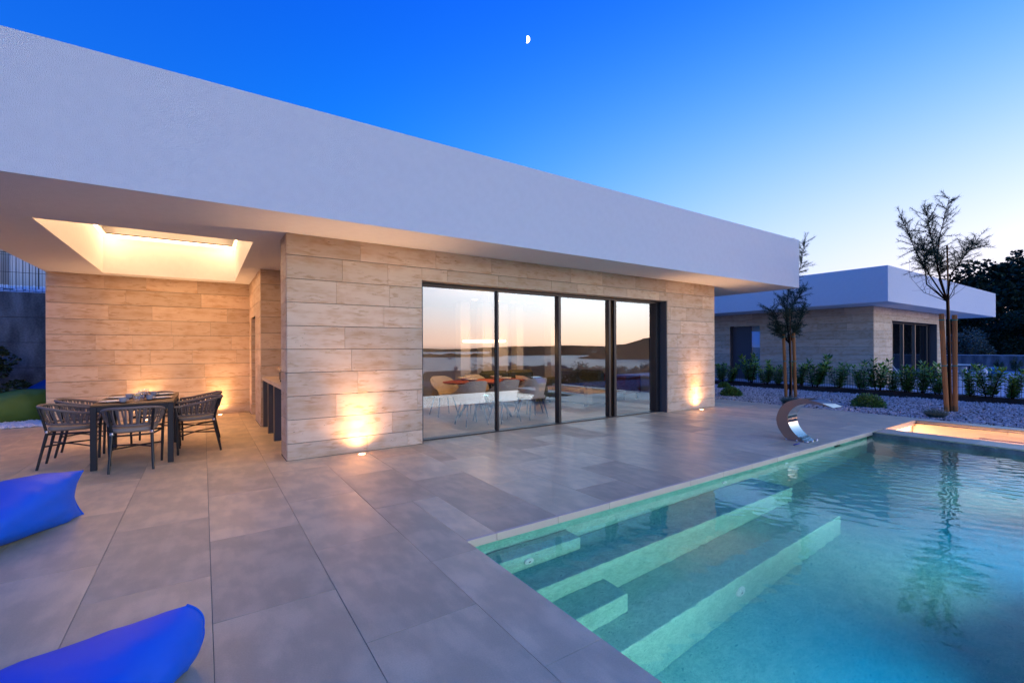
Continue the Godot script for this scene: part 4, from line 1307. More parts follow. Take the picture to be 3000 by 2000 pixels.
func slope_y(z: float) -> float:
	return 2.66 + 0.13 * (-14.7 - z) if z < -14.7 else 2.66


# ---------------------------------------------------------------- house next door
func make_neighbour() -> void:
	var h := thing("neighbouring_house", "smaller flat roofed stone house beyond the wire fence", "house")
	bx(h, "roof", M.stucco, Vector3(18.42, 2.87, -22.0), Vector3(33.1, 4.05, -5.48), 0.01)
	var w := wall_part(h, "wall", [[Vector3(19.95, -0.1, -10.38), Vector3(20.3, 2.868, -6.37)], [Vector3(19.95, -0.1, -20), Vector3(20.3, 2.868, -11.77)], [Vector3(19.95, 2.36, -11.77), Vector3(20.3, 2.868, -10.38)],
		[Vector3(20.3, -0.1, -6.72), Vector3(21.76, 2.868, -6.37)], [Vector3(27.28, -0.1, -6.72), Vector3(28.6, 2.868, -6.37)], [Vector3(21.76, 2.41, -6.72), Vector3(27.28, 2.868, -6.37)], [Vector3(28.25, -0.1, -20), Vector3(28.6, 2.868, -6.72)]])
	slab_wall(w, -15.0, -6.36, 19.93, false, -1.0, 0.0, 2.865, 31, [[-11.75, -10.4, -0.1, 2.34]], 0.298, 0.21, [0.9, 1.8])
	slab_wall(w, 19.94, 28.6, -6.35, true, 1.0, 0.0, 2.865, 32, [[21.74, 27.3, -0.1, 2.39]], 0.298, 0.21, [0.9, 1.8])
	slab_wall(w, -6.65, -6.36, 27.3, false, -1.0, 0.0, 2.39, 33, [], 0.298, 0.21, [0.5, 0.6])
	var d := Node3D.new()
	d.name = "entrance"
	h.add_child(d)
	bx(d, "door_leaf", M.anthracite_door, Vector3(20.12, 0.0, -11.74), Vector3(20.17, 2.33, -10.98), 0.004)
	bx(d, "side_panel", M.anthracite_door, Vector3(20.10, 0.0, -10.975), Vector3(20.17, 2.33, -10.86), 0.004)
	var g := MB.new()
	g.quad(Vector3(0, 0, -10.86), Vector3(0, 0, -10.4), Vector3(0, 2.33, -10.4), Vector3(0, 2.33, -10.86))
	part(d, "side_light_pane", g, M.coated_glass, Vector3(20.12, 0, 0))
	bx(d, "lining", M.plaster, Vector3(20.2, 0.0, -10.86), Vector3(20.22, 2.33, -10.4), 0.002)
	var win := Node3D.new()
	win.name = "window"
	h.add_child(win)
	bx(win, "frame", M.dark_metal, Vector3(21.74, 2.33, -6.68), Vector3(27.3, 2.39, -6.6), 0.004)
	bx(win, "frame", M.dark_metal, Vector3(21.74, 0.0, -6.68), Vector3(27.3, 0.05, -6.6), 0.004)
	for x in [21.8, 22.6, 23.85, 25.3, 26.85, 27.22]: bx(win, "mullion", M.brushed_steel if x > 22 and x < 26 else M.dark_metal, Vector3(x - 0.04, 0.051, -6.69), Vector3(x + 0.04, 2.329, -6.59), 0.004)
	for q in [[21.84, 22.56], [22.64, 23.81], [23.89, 25.26], [25.34, 26.81], [26.89, 27.18]]: pane(win, Vector3(q[0], 0.052, -6.65), Vector3(q[1], 2.328, -6.65))
	bx(h, "back_room_wall", M.plaster, Vector3(20.31, -0.1, -12.0), Vector3(28.24, 2.86, -11.9), 0.002)
	var deck := MB.new()
	deck.box(Vector3(18.05, -0.12, -18), Vector3(37.9, -0.01, 4.0))
	structure(part(self, "pale_pavement", deck, M.pale_deck))
	var wall := thing("boundary_wall", "grey rendered garden wall beyond the pale paving of the house next door", "wall")
	bx(wall, "wall_body", M.concrete, Vector3(38.0, -0.1, -30.0), Vector3(38.25, 0.86, 14.0), 0.01)
	bx(wall, "wall_cap", M.pale_deck, Vector3(37.97, 0.862, -30.0), Vector3(38.28, 0.9, 14.0), 0.006)
	# things left on the neighbour's paving
	var names_ := ["lowest", "middle", "topmost"]
	for k in 3:
		var m := MB.new(); var rows := []
		for j in 9:
			var ring := []
			var s := j / 8.0 * 2.0 - 1.0
			for q in 20:
				var a := TAU * q / 20
				var e := pow(maxf(1.0 - pow(absf(s), 5.0), 0.0), 0.4)
				ring.append(Vector3(s * 0.3, 0.075 + sin(a) * 0.075 * (0.25 + 0.75 * e), signf(cos(a)) * pow(absf(cos(a)), 0.6) * 0.19 * (0.85 + 0.15 * e)))
			rows.append(ring)
		m.grid(rows, true)
		var bag := thing("building_material_bag", "blue and white plastic sack of building material, %s of the stack" % names_[k], "sack", Vector3(30.3 + 0.03 * k, -0.01 + 0.149 * k, -5.1), PI / 2 + 0.3 + 0.06 * k, "sacks stacked on the pale paving")
		part(bag, "sack", m, M.bag_blue)
		var lab := MB.new(); rows = []
		for j in 2:
			var ring := []
			for q in 20:
				var a := TAU * q / 20
				ring.append(Vector3(0.12 + 0.17 * j, 0.075 + sin(a) * (0.078 if j == 0 else 0.045), signf(cos(a)) * pow(absf(cos(a)), 0.6) * (0.193 if j == 0 else 0.175)))
			rows.append(ring)
		lab.grid(rows, true)
		part(bag, "white_end", lab, M.bag_white)
	var can := thing("plastic_water_bottle", "clear white capped plastic bottle standing next to the blue sacks", "bottle", Vector3(29.8, -0.01, -5.35))
	var cm := MB.new()
	cm.lathe([Vector2(0.0005, 0), Vector2(0.14, 0.0), Vector2(0.15, 0.03), Vector2(0.15, 0.3), Vector2(0.05, 0.42), Vector2(0.05, 0.46)], 20)
	part(can, "bottle_body", cm, M.bag_white)
	cm = MB.new()
	cm.lathe([Vector2(0.06, 0.455), Vector2(0.06, 0.5), Vector2(0.0005, 0.505)], 14)
	part(can, "cap", cm, M.white_plastic)
	var tb := thing("work_bench", "low pale work table with buckets under it on the neighbour's paving", "table", Vector3(31.8, -0.01, -6.45))
	bx(tb, "table_top", M.white_plastic, Vector3(-0.8, 0.47, -0.5), Vector3(0.8, 0.5, 0.5), 0.005)
	for x in [-0.7, 0.7]:
		for z in [-0.4, 0.4]: bx(tb, "leg", M.dark_metal, Vector3(x - 0.03, 0, z - 0.03), Vector3(x + 0.03, 0.469, z + 0.03), 0.003)
	var bk := thing("paint_bucket", "round grey bucket standing under the neighbour's work table", "bucket", Vector3(31.6, -0.01, -6.4))
	var bm := MB.new()
	bm.lathe([Vector2(0.0005, 0), Vector2(0.14, 0.0), Vector2(0.17, 0.38), Vector2(0.15, 0.38), Vector2(0.0005, 0.3)], 20)
	part(bk, "bucket_body", bm, M.bag_white)
	var br := thing("broom", "long handled broom leaning on the window of the house next door", "broom", Vector3(22.2, 0, -6.2))
	var pm := MB.new(); pm.tube([Vector3(-0.35, 1.0, -0.38), Vector3(0.12, 0.03, 0.1)], [0.014], 8)
	part(br, "handle", pm, M.white_plastic)
	bx(br, "brush", M.black_tube, Vector3(0.0, -0.01, 0.06), Vector3(0.3, 0.05, 0.14), 0.008)


func pane(parent: Node, lo: Vector3, hi: Vector3) -> void:
	var g := MB.new()
	g.quad(lo, Vector3(hi.x, lo.y, lo.z), hi, Vector3(lo.x, hi.y, lo.z))
	part(parent, "glass_pane", g, M.coated_glass)


# ---------------------------------------------------------------- fences
func fence_panel(parent: Node, a: Vector3, b: Vector3, low: float, high: float, step: float, r: float, lean: float) -> void:
	var m := MB.new()
	var side := (b - a).normalized()
	var out := side.cross(Vector3.UP)
	var n := int(a.distance_to(b) / step)
	for k in n + 1:
		var p := a.lerp(b, float(k) / n)
		m.tube([p + Vector3.UP * low, p + Vector3.UP * (high - 0.1), p + Vector3.UP * (high - 0.06) + out * lean, p + Vector3.UP * high], [r], 4, false)
	for y in [low + 0.02, lerpf(low, high, 0.36), lerpf(low, high, 0.68), high - 0.1, high - 0.02]:
		m.tube([a + Vector3.UP * y, b + Vector3.UP * y], [r * 1.2], 4, false)
	part(parent, "wire_panel", m, M.black_wire)


func make_fences() -> void:
	var f := thing("wire_fence", "low dark wire mesh fence between the gravel garden and the house next door", "fence")
	var zs := [-16.8, -13.84, -10.82, -7.79, -4.78, -1.76, 1.26]
	for k in zs.size():
		bx(f, "post", M.black_wire, Vector3(17.77, -0.1, zs[k] - 0.03), Vector3(17.83, 0.71, zs[k] + 0.03), 0.004)
		if k: fence_panel(f, Vector3(17.79, 0, zs[k - 1] + 0.04), Vector3(17.79, 0, zs[k] - 0.04), 0.03, 0.66, 0.075, 0.0055, 0.025)
	bx(f, "kerb", M.pale_deck, Vector3(17.86, -0.1, -17.0), Vector3(18.02, 0.03, 1.4), 0.006)
	# upper terrace at the back: retaining wall cast in lifts, fence on top
	var w := thing("retaining_wall", "tall grey cast concrete retaining wall beyond the terrace back wall", "wall")
	for k in 5:
		bx(w, "wall_lift", M.concrete, Vector3(-16.0, -0.1 + 0.56 * k + 0.003, -14.9), Vector3(0.5, -0.1 + 0.56 * (k + 1) - 0.003, -14.5 - 0.003 * (k % 2)), 0.004)
	bx(w, "core", M.joint, Vector3(-15.9, -0.1, -14.85), Vector3(0.45, 2.69, -14.52), 0.002)
	var slope := MB.new()
	slope.quad(Vector3(-20, 2.64, -14.9), Vector3(10, 2.64, -14.9), Vector3(10, 4.0, -25.2), Vector3(-20, 4.0, -25.2))
	structure(part(self, "hillside", slope, M.soil))
	var up := thing("upper_wire_fence", "dark wire mesh fence along the top of the concrete retaining wall", "fence")
	for x in [-9.4, -6.9, -4.4, -1.9]:
		bx(up, "post", M.black_wire, Vector3(x - 0.03, 2.69, -14.73), Vector3(x + 0.03, 4.0, -14.67), 0.004)
		if x < -2.5: fence_panel(up, Vector3(x + 0.03, 0, -14.7), Vector3(x + 2.47, 0, -14.7), 2.72, 3.92, 0.1, 0.004, 0.04)
	var y0 := slope_y(-16.0) + 0.02
	var pen := thing("folding_pen", "black folding wire pen standing on the rubble above the retaining wall", "pen", Vector3(-4.15, y0, -16.0))
	for k in 2:
		var m := MB.new()
		var a := Vector3(-0.75 + 0.78 * k, 0.0, 0.25 * (k % 2)); var b := Vector3(0.0 + 0.75 * k, 0.0, 0.25 - 0.35 * k)
		m.tube([a + Vector3.UP * 0.03, a + Vector3.UP * 0.9, b + Vector3.UP * 0.95, b + Vector3.UP * 0.03, a + Vector3.UP * 0.03], [0.016], 6)
		for q in 13:
			var p := a.lerp(b, (q + 1) / 14.0)
			m.tube([p + Vector3.UP * 0.03, p + Vector3.UP * 0.92], [0.004], 4, false)
		part(pen, "pen_panel", m, M.black_wire)
	var bl := thing("upper_house", "pale rendered house wall standing above the rubble slope", "house", Vector3(-6.0, 4.2, -20.5))
	bx(bl, "wall", M.house_wall, Vector3(-9.0, -1.2, -4.0), Vector3(7.0, 5.0, 0.0), 0.02)
	bx(bl, "window", M.window_dark, Vector3(0.6, 0.9, -0.02), Vector3(2.0, 2.2, 0.01), 0.01)
	bx(bl, "step_block", M.pale_deck, Vector3(1.2, -1.2, 0.02), Vector3(2.6, 0.3, 0.8), 0.02)


# ---------------------------------------------------------------- plants
func green(m: MB, base: Color, vary: float) -> void:
	var k := 1.0 + rng.randf_range(-vary, vary)
	m.col = Color(base.r * k * rng.randf_range(0.85, 1.15), base.g * k, base.b * k * rng.randf_range(0.8, 1.2))
	m.use_col = true


func laurel(sd: int, high: float) -> Array:
	# leafy stems of a young cherry laurel: [stem mesh, foliage mesh]
	rng.seed = sd
	var st := MB.new(); var fo := MB.new()
	for k in 7 + sd % 3:
		var a := rng.randf() * TAU
		var lean := rng.randf_range(0.05, 0.5)
		var hh := high * rng.randf_range(0.55, 1.0)
		var d := Vector3(cos(a) * lean, 1.0, sin(a) * lean).normalized()
		var p0 := Vector3(cos(a), 0, sin(a)) * 0.05
		var p1 := p0 + d * hh
		st.tube([p0, p0.lerp(p1, 0.5) + dir_random() * 0.02, p1], [0.008, 0.006, 0.003], 5, false)
		var n := int(hh * 75)
		for j in n:
			var t := 0.12 + 0.88 * (j + rng.randf()) / n
			var p := p0.lerp(p1, t)
			var an := j * 2.4 + rng.randf()
			var outw := Vector3(cos(an), rng.randf_range(0.0, 0.5) + (0.7 if t > 0.9 else 0.0), sin(an)).normalized()
			var len := rng.randf_range(0.085, 0.15)
			green(fo, Color(0.075, 0.17, 0.04) if t < 0.8 or rng.randf() < 0.3 else Color(0.26, 0.42, 0.05), 0.3)
			fo.leaf(p, outw * len, outw.cross(Vector3.UP + dir_random() * 0.35).normalized() * len * 0.42)
	return [st.commit(), fo.commit()]


func make_shrubs() -> void:
	var kinds := []
	for k in 5: kinds.append(laurel(500 + k, 0.78))
	var zs := [-12.2, -11.4, -10.46, -10.04, -9.36, -8.76, -8.29, -7.7, -7.12, -6.5, -5.79, -5.41, -5.05, -4.68, -4.36, -3.99, -3.31, -2.96, -2.57, -2.1, -1.5]
	var hs := [1.0, 0.9, 0.85, 0.8, 1.25, 0.95, 0.8, 0.95, 1.2, 0.95, 0.85, 1.1, 0.75, 0.9, 1.05, 0.85, 0.8, 1.0, 0.85, 0.9, 0.9]
	rng.seed = 61
	for k in zs.size():
		var kd: Array = kinds[k % 5]
		var label := "young laurel bush with glossy leaves planted along the wire fence"
		if k < 2: label = "young laurel bush by the fence, next to the stone wall end of the villa"
		if k in [2, 3, 5]: label = "young laurel bush by the fence, below the dark entrance next door"
		if k in [11, 12, 13, 14]: label = "young laurel bush by the fence, in front of the window next door"
		if k >= 16: label = "young laurel bush by the fence, in front of the pale paving next door"
		if k == 4: label = "tall young laurel bush in front of the dark entrance next door"
		if k == 8: label = "tall slim laurel bush next to a black fence post by the stone corner"
		var o := thing("laurel_bush", label, "bush", Vector3(17.15 + rng.randf_range(-0.15, 0.2), 0.03, zs[k]), rng.randf() * TAU, "laurel bushes along the wire fence")
		inst(o, "stem", kd[0], M.bark)
		inst(o, "foliage", kd[1], M.leaf)
		o.scale = Vector3(0.92, 1.0, 0.92) * hs[k] * 1.22
	for q in [[12.99, -7.63, 0.28, 0, "low round dark green bush on the gravel beside the stone wall end"], [13.2, -4.32, 0.33, 0, "low round bright green bush on the gravel behind the steel spout"], [12.15, -5.6, 0.24, 1, "blue grey lavender tuft at the foot of the staked tree near the terrace"], [12.25, -2.88, 0.2, 1, "blue grey lavender tuft on the gravel beside the sunken lounge"], [15.4, -9.3, 0.2, 0, "low round green bush on the gravel in front of the laurels"]]:
		rng.seed = int(q[0] * 100)
		var m := MB.new()
		for k in 1300:
			var d := dir_random(); d.y = absf(d.y)
			if q[3] == 0:
				green(m, Color(0.08, 0.16, 0.035) if rng.randf() < 0.6 else Color(0.15, 0.27, 0.05), 0.3)
				m.leaf(d * q[2] * rng.randf_range(0.55, 1.0) * Vector3(1.0, 0.95, 1.0), (d + dir_random() * 0.8).normalized() * 0.06, dir_random() * 0.04)
			else:
				green(m, Color(0.11, 0.17, 0.15), 0.3)
				var s := (Vector3(d.x, 0.7 + d.y, d.z)).normalized()
				m.blade(Vector3(d.x, 0, d.z) * 0.08, s * q[2] * rng.randf_range(0.6, 1.15), dir_random() * 0.012)
		var o := thing("small_bush" if q[3] == 0 else "lavender_tuft", q[4], "bush" if q[3] == 0 else "plant", Vector3(q[0], -0.04, q[1]))
		part(o, "foliage", m, M.leaf if q[3] == 0 else M.needle)


func sprig(fo: MB, tw: MB, p: Vector3, d: Vector3, len: float, n: int, size: float, base: Color) -> void:
	var bend := d + Vector3(0, -0.1, 0) + dir_random() * 0.25
	var mid := p + d * len * 0.5; var tip := mid + bend.normalized() * len * 0.5
	tw.tube([p, mid, tip], [0.004, 0.0025, 0.0012], 4, false)
	for j in n:
		var t := (j + rng.randf()) / n
		var q := p.lerp(mid, t * 2.0) if t < 0.5 else mid.lerp(tip, t * 2.0 - 1.0)
		green(fo, base, 0.4)
		var o := (dir_random() + d * 0.9).normalized()
		fo.blade(q, o * size * rng.randf_range(0.6, 1.3), o.cross(dir_random()).normalized() * size * 0.085)


func make_tree(label: String, at: Vector3, limbs: Array, trunk_to: Vector3, dense: float, sd: int) -> void:
	# a young tamarisk: limbs are [start share of trunk, points..., leaf share from]
	rng.seed = sd
	var right := Vector3(0.829, 0, 0.559)   # spread across the view's side of the garden
	var t := thing("young_tree", label, "tree", at, 0.0, "young staked trees on the gravel")
	var tr := MB.new()
	tr.tube([Vector3(0, -0.05, 0), trunk_to * 0.5 + Vector3(0.02, 0, 0.01), trunk_to], [0.026, 0.022, 0.02], 9)
	var tw := MB.new(); var fo := MB.new()
	for l in limbs:
		var pts := [trunk_to]
		for k in range(1, l.size()):
			var q: Array = l[k]
			pts.append(right * q[0] + Vector3(0.559, 0, -0.829) * q[2] + Vector3(0, q[1], 0))
		var rad := []
		for k in pts.size(): rad.append(lerpf(0.017, 0.004, float(k) / (pts.size() - 1)) * (1.0 if l[0] < 0.9 else 0.5))
		tr.tube(pts, rad, 7)
		var total := pts.size() - 1
		var n := int(46 * dense * (total / 3.0)) if l[0] < 0.9 else 7
		for k in n:
			var s: float = lerpf(l[0] if l[0] < 0.9 else 0.3, 1.0, (k + rng.randf()) / n) * total
			var a := mini(int(s), total - 1)
			var p: Vector3 = pts[a].lerp(pts[a + 1], s - a)
			var dirn: Vector3 = (pts[a + 1] - pts[a]).normalized()
			var d := (dirn * 0.65 + dir_random() * 0.85 + Vector3(0, 0.15, 0)).normalized()
			if l[0] < 0.9: sprig(fo, tw, p, d, rng.randf_range(0.16, 0.42), 60, 0.085, Color(0.045, 0.075, 0.045))
			else: tw.tube([p, p + d * 0.2, p + d * 0.36 + Vector3(0, 0.03, 0)], [0.003, 0.002, 0.001], 4, false)
	part(t, "trunk", tr, M.bark)
	part(t, "twigs", tw, M.bark)
	part(t, "crown", fo, M.needle)


func stake(label: String, at: Vector3, top: Vector3, r: float, wood: Material, ties: Array, knots := false) -> void:
	var o := thing("tree_stake", label, "stake", at, 0.0, "stakes holding the young trees")
	var m := MB.new()
	var path := []; var rad := []
	for k in 13:
		var f := k / 12.0
		path.append(Vector3.ZERO.lerp(top, f) + Vector3(0, -0.06 * (1.0 - f), 0)); rad.append(r * (1.0 + (0.1 if knots and k % 3 == 0 else 0.0)))
	m.tube(path, rad, 12)
	part(o, "pole", m, wood)
	for y in ties:
		var c: Vector3 = top * (float(y) / top.y)
		var b := MB.new()
		b.lathe([Vector2(r + 0.001, -0.012), Vector2(r + 0.003, -0.01), Vector2(r + 0.003, 0.01), Vector2(r + 0.001, 0.012)], 14)
		part(o, "tie", b, M.tie_tape, c)


func make_trees() -> void:
	var a := Vector3(13.87, 0, -6.39)
	make_tree("young feathery tree with spreading crown, staked between villa and house next door", a, [
		[0.25, [-0.28, 2.05, 0.1], [-0.55, 2.5, 0.0]], [0.25, [0.2, 2.1, -0.1], [0.5, 2.6, 0.1]], [0.15, [-0.05, 2.3, 0.1], [0.1, 3.1, 0.2], [0.38, 3.7, 0.1], [0.45, 4.4, 0.0]],
		[0.2, [-0.2, 2.2, -0.2], [-0.3, 2.75, -0.2]], [0.2, [0.15, 1.75, 0.1], [0.3, 1.95, 0.15]], [0.2, [-0.18, 1.7, 0.0], [-0.33, 1.9, 0.1]], [0.3, [0.2, 2.6, 0.2], [0.55, 3.05, 0.2]]], Vector3(-0.02, 1.5, 0), 1.35, 91)
	stake("round wooden stake on the villa side of the spreading feathery tree", a + Vector3(-0.1, 0, -0.06), Vector3(-0.05, 1.78, -0.04), 0.04, M.stake_wood, [1.0, 1.7])
	stake("round wooden stake on the lounge side of the spreading feathery tree", a + Vector3(0.1, 0, 0.1), Vector3(-0.1, 1.8, 0.0), 0.04, M.stake_wood, [1.0, 1.7])
	stake("thin bamboo cane tied to the spreading feathery tree", a + Vector3(-0.06, 0, 0.08), Vector3(0.02, 2.5, -0.06), 0.014, M.bamboo, [1.0], true)
	var b := Vector3(13.58, 0, -2.97)
	make_tree("young sparse V crowned tree staked beside the sunken lounge", b, [
		[0.35, [-0.35, 2.95, 0.05], [-0.62, 3.5, 0.1], [-0.92, 4.2, 0.1]], [0.4, [-0.3, 3.0, -0.1], [-0.5, 3.7, -0.15], [-0.66, 4.3, -0.2]], [0.3, [-0.15, 3.1, 0.1], [-0.12, 3.75, 0.1], [0.08, 4.7, 0.05]],
		[0.4, [-0.05, 2.95, -0.1], [0.2, 3.35, -0.15], [0.52, 3.7, -0.1]], [0.45, [-0.3, 2.8, 0.2], [-0.35, 3.4, 0.2], [-0.3, 3.7, 0.25]], [0.55, [-0.02, 2.9, 0.2], [0.1, 3.4, 0.25]],
		[0.95, [-0.45, 2.6, 0.1], [-0.72, 2.95, 0.15]], [0.95, [-0.5, 2.75, -0.1], [-0.62, 3.05, -0.1]], [0.95, [0.05, 2.65, 0.1], [0.3, 3.0, 0.1]], [0.95, [0.0, 2.7, -0.15], [0.42, 3.1, -0.2]], [0.95, [0.12, 2.55, 0.0], [0.25, 2.9, 0.1]]], Vector3(-0.19, 2.38, 0.02), 1.0, 92)
	stake("round wooden stake on the pool side of the V crowned tree", b + Vector3(-0.08, 0, -0.02), Vector3(-0.1, 2.12, -0.06), 0.045, M.stake_wood, [0.98, 1.98])
	stake("round wooden stake on the fence side of the V crowned tree", b + Vector3(0.1, 0, 0.08), Vector3(-0.02, 2.09, 0.0), 0.045, M.stake_wood, [0.98, 1.98])
	stake("thin bamboo cane tied to the V crowned tree", b + Vector3(0.06, 0, 0.03), Vector3(-0.2, 3.6, -0.02), 0.016, M.bamboo, [0.98, 1.98], true)


func leaf_mass(sd: int, n: int, clumps: int, size: float, c0: Color, c1: Color) -> ArrayMesh:
	# crown of leaf patches gathered in clumps inside a unit ball
	rng.seed = sd
	var m := MB.new()
	var cl := []
	for k in clumps:
		var d := dir_random()
		cl.append([d * pow(rng.randf(), 0.45) * 0.78, rng.randf_range(0.16, 0.34)])
	for k in n:
		var q: Array = cl[rng.randi() % clumps]
		var d := dir_random()
		var p: Vector3 = q[0] + d * q[1] * pow(rng.randf(), 0.35)
		green(m, c0.lerp(c1, rng.randf()), 0.3)
		var a := (dir_random() + d).normalized()
		m.patch(p, a * size * rng.randf_range(0.6, 1.3), a.cross(dir_random()).normalized() * size * 0.55)
	return m.commit()


func make_far_trees() -> void:
	var pine := [leaf_mass(701, 9000, 46, 0.055, Color(0.02, 0.032, 0.016), Color(0.04, 0.06, 0.024)), leaf_mass(702, 9000, 60, 0.05, Color(0.018, 0.03, 0.015), Color(0.036, 0.055, 0.024))]
	var spots := [[64.0, -9.0, 11.5, 7.0], [60.0, -15.5, 8.2, 4.6], [68.0, -3.5, 12.5, 6.5], [57.0, -21.0, 6.5, 4.0], [72.0, -14.0, 10.0, 6.0], [62.0, 3.0, 11.0, 6.0], [54.0, -7.5, 5.2, 3.6], [55.0, -1.5, 6.0, 3.8], [76.0, -24.0, 9.0, 6.0]]
	rng.seed = 71
	for k in spots.size():
		var s: Array = spots[k]
		var o := thing("pine_tree", ["tall broad dark pine rising highest beyond the grey boundary wall", "dark pine behind the roof corner of the house next door", "tall broad dark pine rising highest beyond the grey boundary wall", "low dark pine behind the roof of the house next door", "dark pine standing behind the other pines beyond the boundary wall", "dark pine far along the grey boundary wall", "low dark pine close behind the silvery bush", "low dark pine close behind the grey boundary wall", "dark pine standing behind the other pines beyond the boundary wall"][k], "tree", Vector3(s[0], -0.1, s[1]), 0.0, "pines beyond the boundary wall")
		var m := MB.new()
		var top := Vector3(rng.randf_range(-0.8, 0.8), s[2] * 0.72, rng.randf_range(-0.8, 0.8))
		m.tube([Vector3(0, -0.2, 0), top * 0.5 + Vector3(rng.randf_range(-0.5, 0.5), 0, 0.3), top], [0.28, 0.2, 0.08], 8)
		for q in 6:
			var a := rng.randf() * TAU
			var p := top * rng.randf_range(0.45, 0.9)
			m.tube([p, p + Vector3(cos(a), 0.4, sin(a)) * s[3] * 0.35, p + Vector3(cos(a), 0.5, sin(a)) * s[3] * 0.7], [0.09, 0.05, 0.02], 6)
		part(o, "trunk", m, M.bark)
		var c := inst(o, "crown", pine[k % 2], M.needle, Vector3(top.x, s[2] * 0.5, top.z))
		c.scale = Vector3(s[3], s[2] * 0.55, s[3]); c.rotation.y = rng.randf() * TAU
	var ol := thing("olive_bush", "silvery grey green bush rising over the grey boundary wall", "bush", Vector3(45.5, -0.1, -9.0))
	var st := MB.new(); st.tube([Vector3.ZERO, Vector3(0.1, 1.2, 0.1)], [0.12, 0.08], 7)
	part(ol, "trunk", st, M.bark)
	var oc := inst(ol, "crown", leaf_mass(705, 6000, 40, 0.07, Color(0.09, 0.12, 0.1), Color(0.15, 0.185, 0.15)), M.needle, Vector3(0, 1.5, 0))
	oc.scale = Vector3(1.9, 1.5, 1.9)
	var low := leaf_mass(706, 900, 14, 0.16, Color(0.035, 0.06, 0.03), Color(0.06, 0.1, 0.04))
	for q in [[36.5, -8.3, 0.55], [36.8, -6.9, 0.35], [36.4, -5.3, 0.6], [36.9, -3.9, 0.5], [36.6, -6.0, 0.5]]:
		var o := thing("wall_shrub", "small dark shrub planted against the grey boundary wall", "bush", Vector3(q[0], -0.01, q[1]), 0.0, "shrubs against the boundary wall")
		var sm := MB.new(); sm.tube([Vector3.ZERO, Vector3(0, q[2], 0)], [0.02, 0.01], 5)
		part(o, "stem", sm, M.bark)
		var f := inst(o, "foliage", low, M.leaf, Vector3(0, q[2] * 0.8, 0))
		f.scale = Vector3(q[2] * 0.55, q[2] * 0.7, q[2] * 0.55)
	# dark hanging shrub before the retaining wall
	var hs := thing("hanging_shrub", "dark drooping shrub in front of the grey retaining wall", "bush", Vector3(-3.75, -0.05, -13.7))
	var hm := MB.new()
	hm.tube([Vector3.ZERO, Vector3(-0.1, 0.8, 0), Vector3(-0.2, 1.7, 0)], [0.05, 0.04, 0.02], 7)
	hm.tube([Vector3(-0.1, 0.4, 0), Vector3(0.3, 0.7, 0.1)], [0.02, 0.01], 6)
	part(hs, "stem", hm, M.bark)
	for q in [[0.1, 1.2, 0.5, 0.4], [0.35, 0.55, 0.62, 0.34], [-0.4, 1.5, 0.6, 0.5]]:
		var f := inst(hs, "foliage", leaf_mass(707, 1500, 16, 0.16, Color(0.025, 0.045, 0.02), Color(0.045, 0.075, 0.03)), M.leaf, Vector3(q[0], q[1], 0.05))
		f.scale = Vector3(q[2], q[3], 0.45)
	var vp := thing("upper_plant", "small leafy plant by the wire fence above the retaining wall", "plant", Vector3(-2.5, 2.7, -14.95))
	rng.seed = 88
	var vm := MB.new()
	for k in 30:
		green(vm, Color(0.045, 0.09, 0.025), 0.3)
		var an := k * 2.4
		var d := Vector3(cos(an), 0.1, sin(an))
		vm.leaf(Vector3(0, 0.15 + k * 0.024, 0), d * 0.14, d.cross(Vector3.UP) * 0.06)
	part(vp, "foliage", vm, M.leaf)
	var vs := MB.new(); vs.tube([Vector3.ZERO, Vector3(0, 0.85, 0)], [0.012, 0.006], 5)
	part(vp, "stem", vs, M.bark)


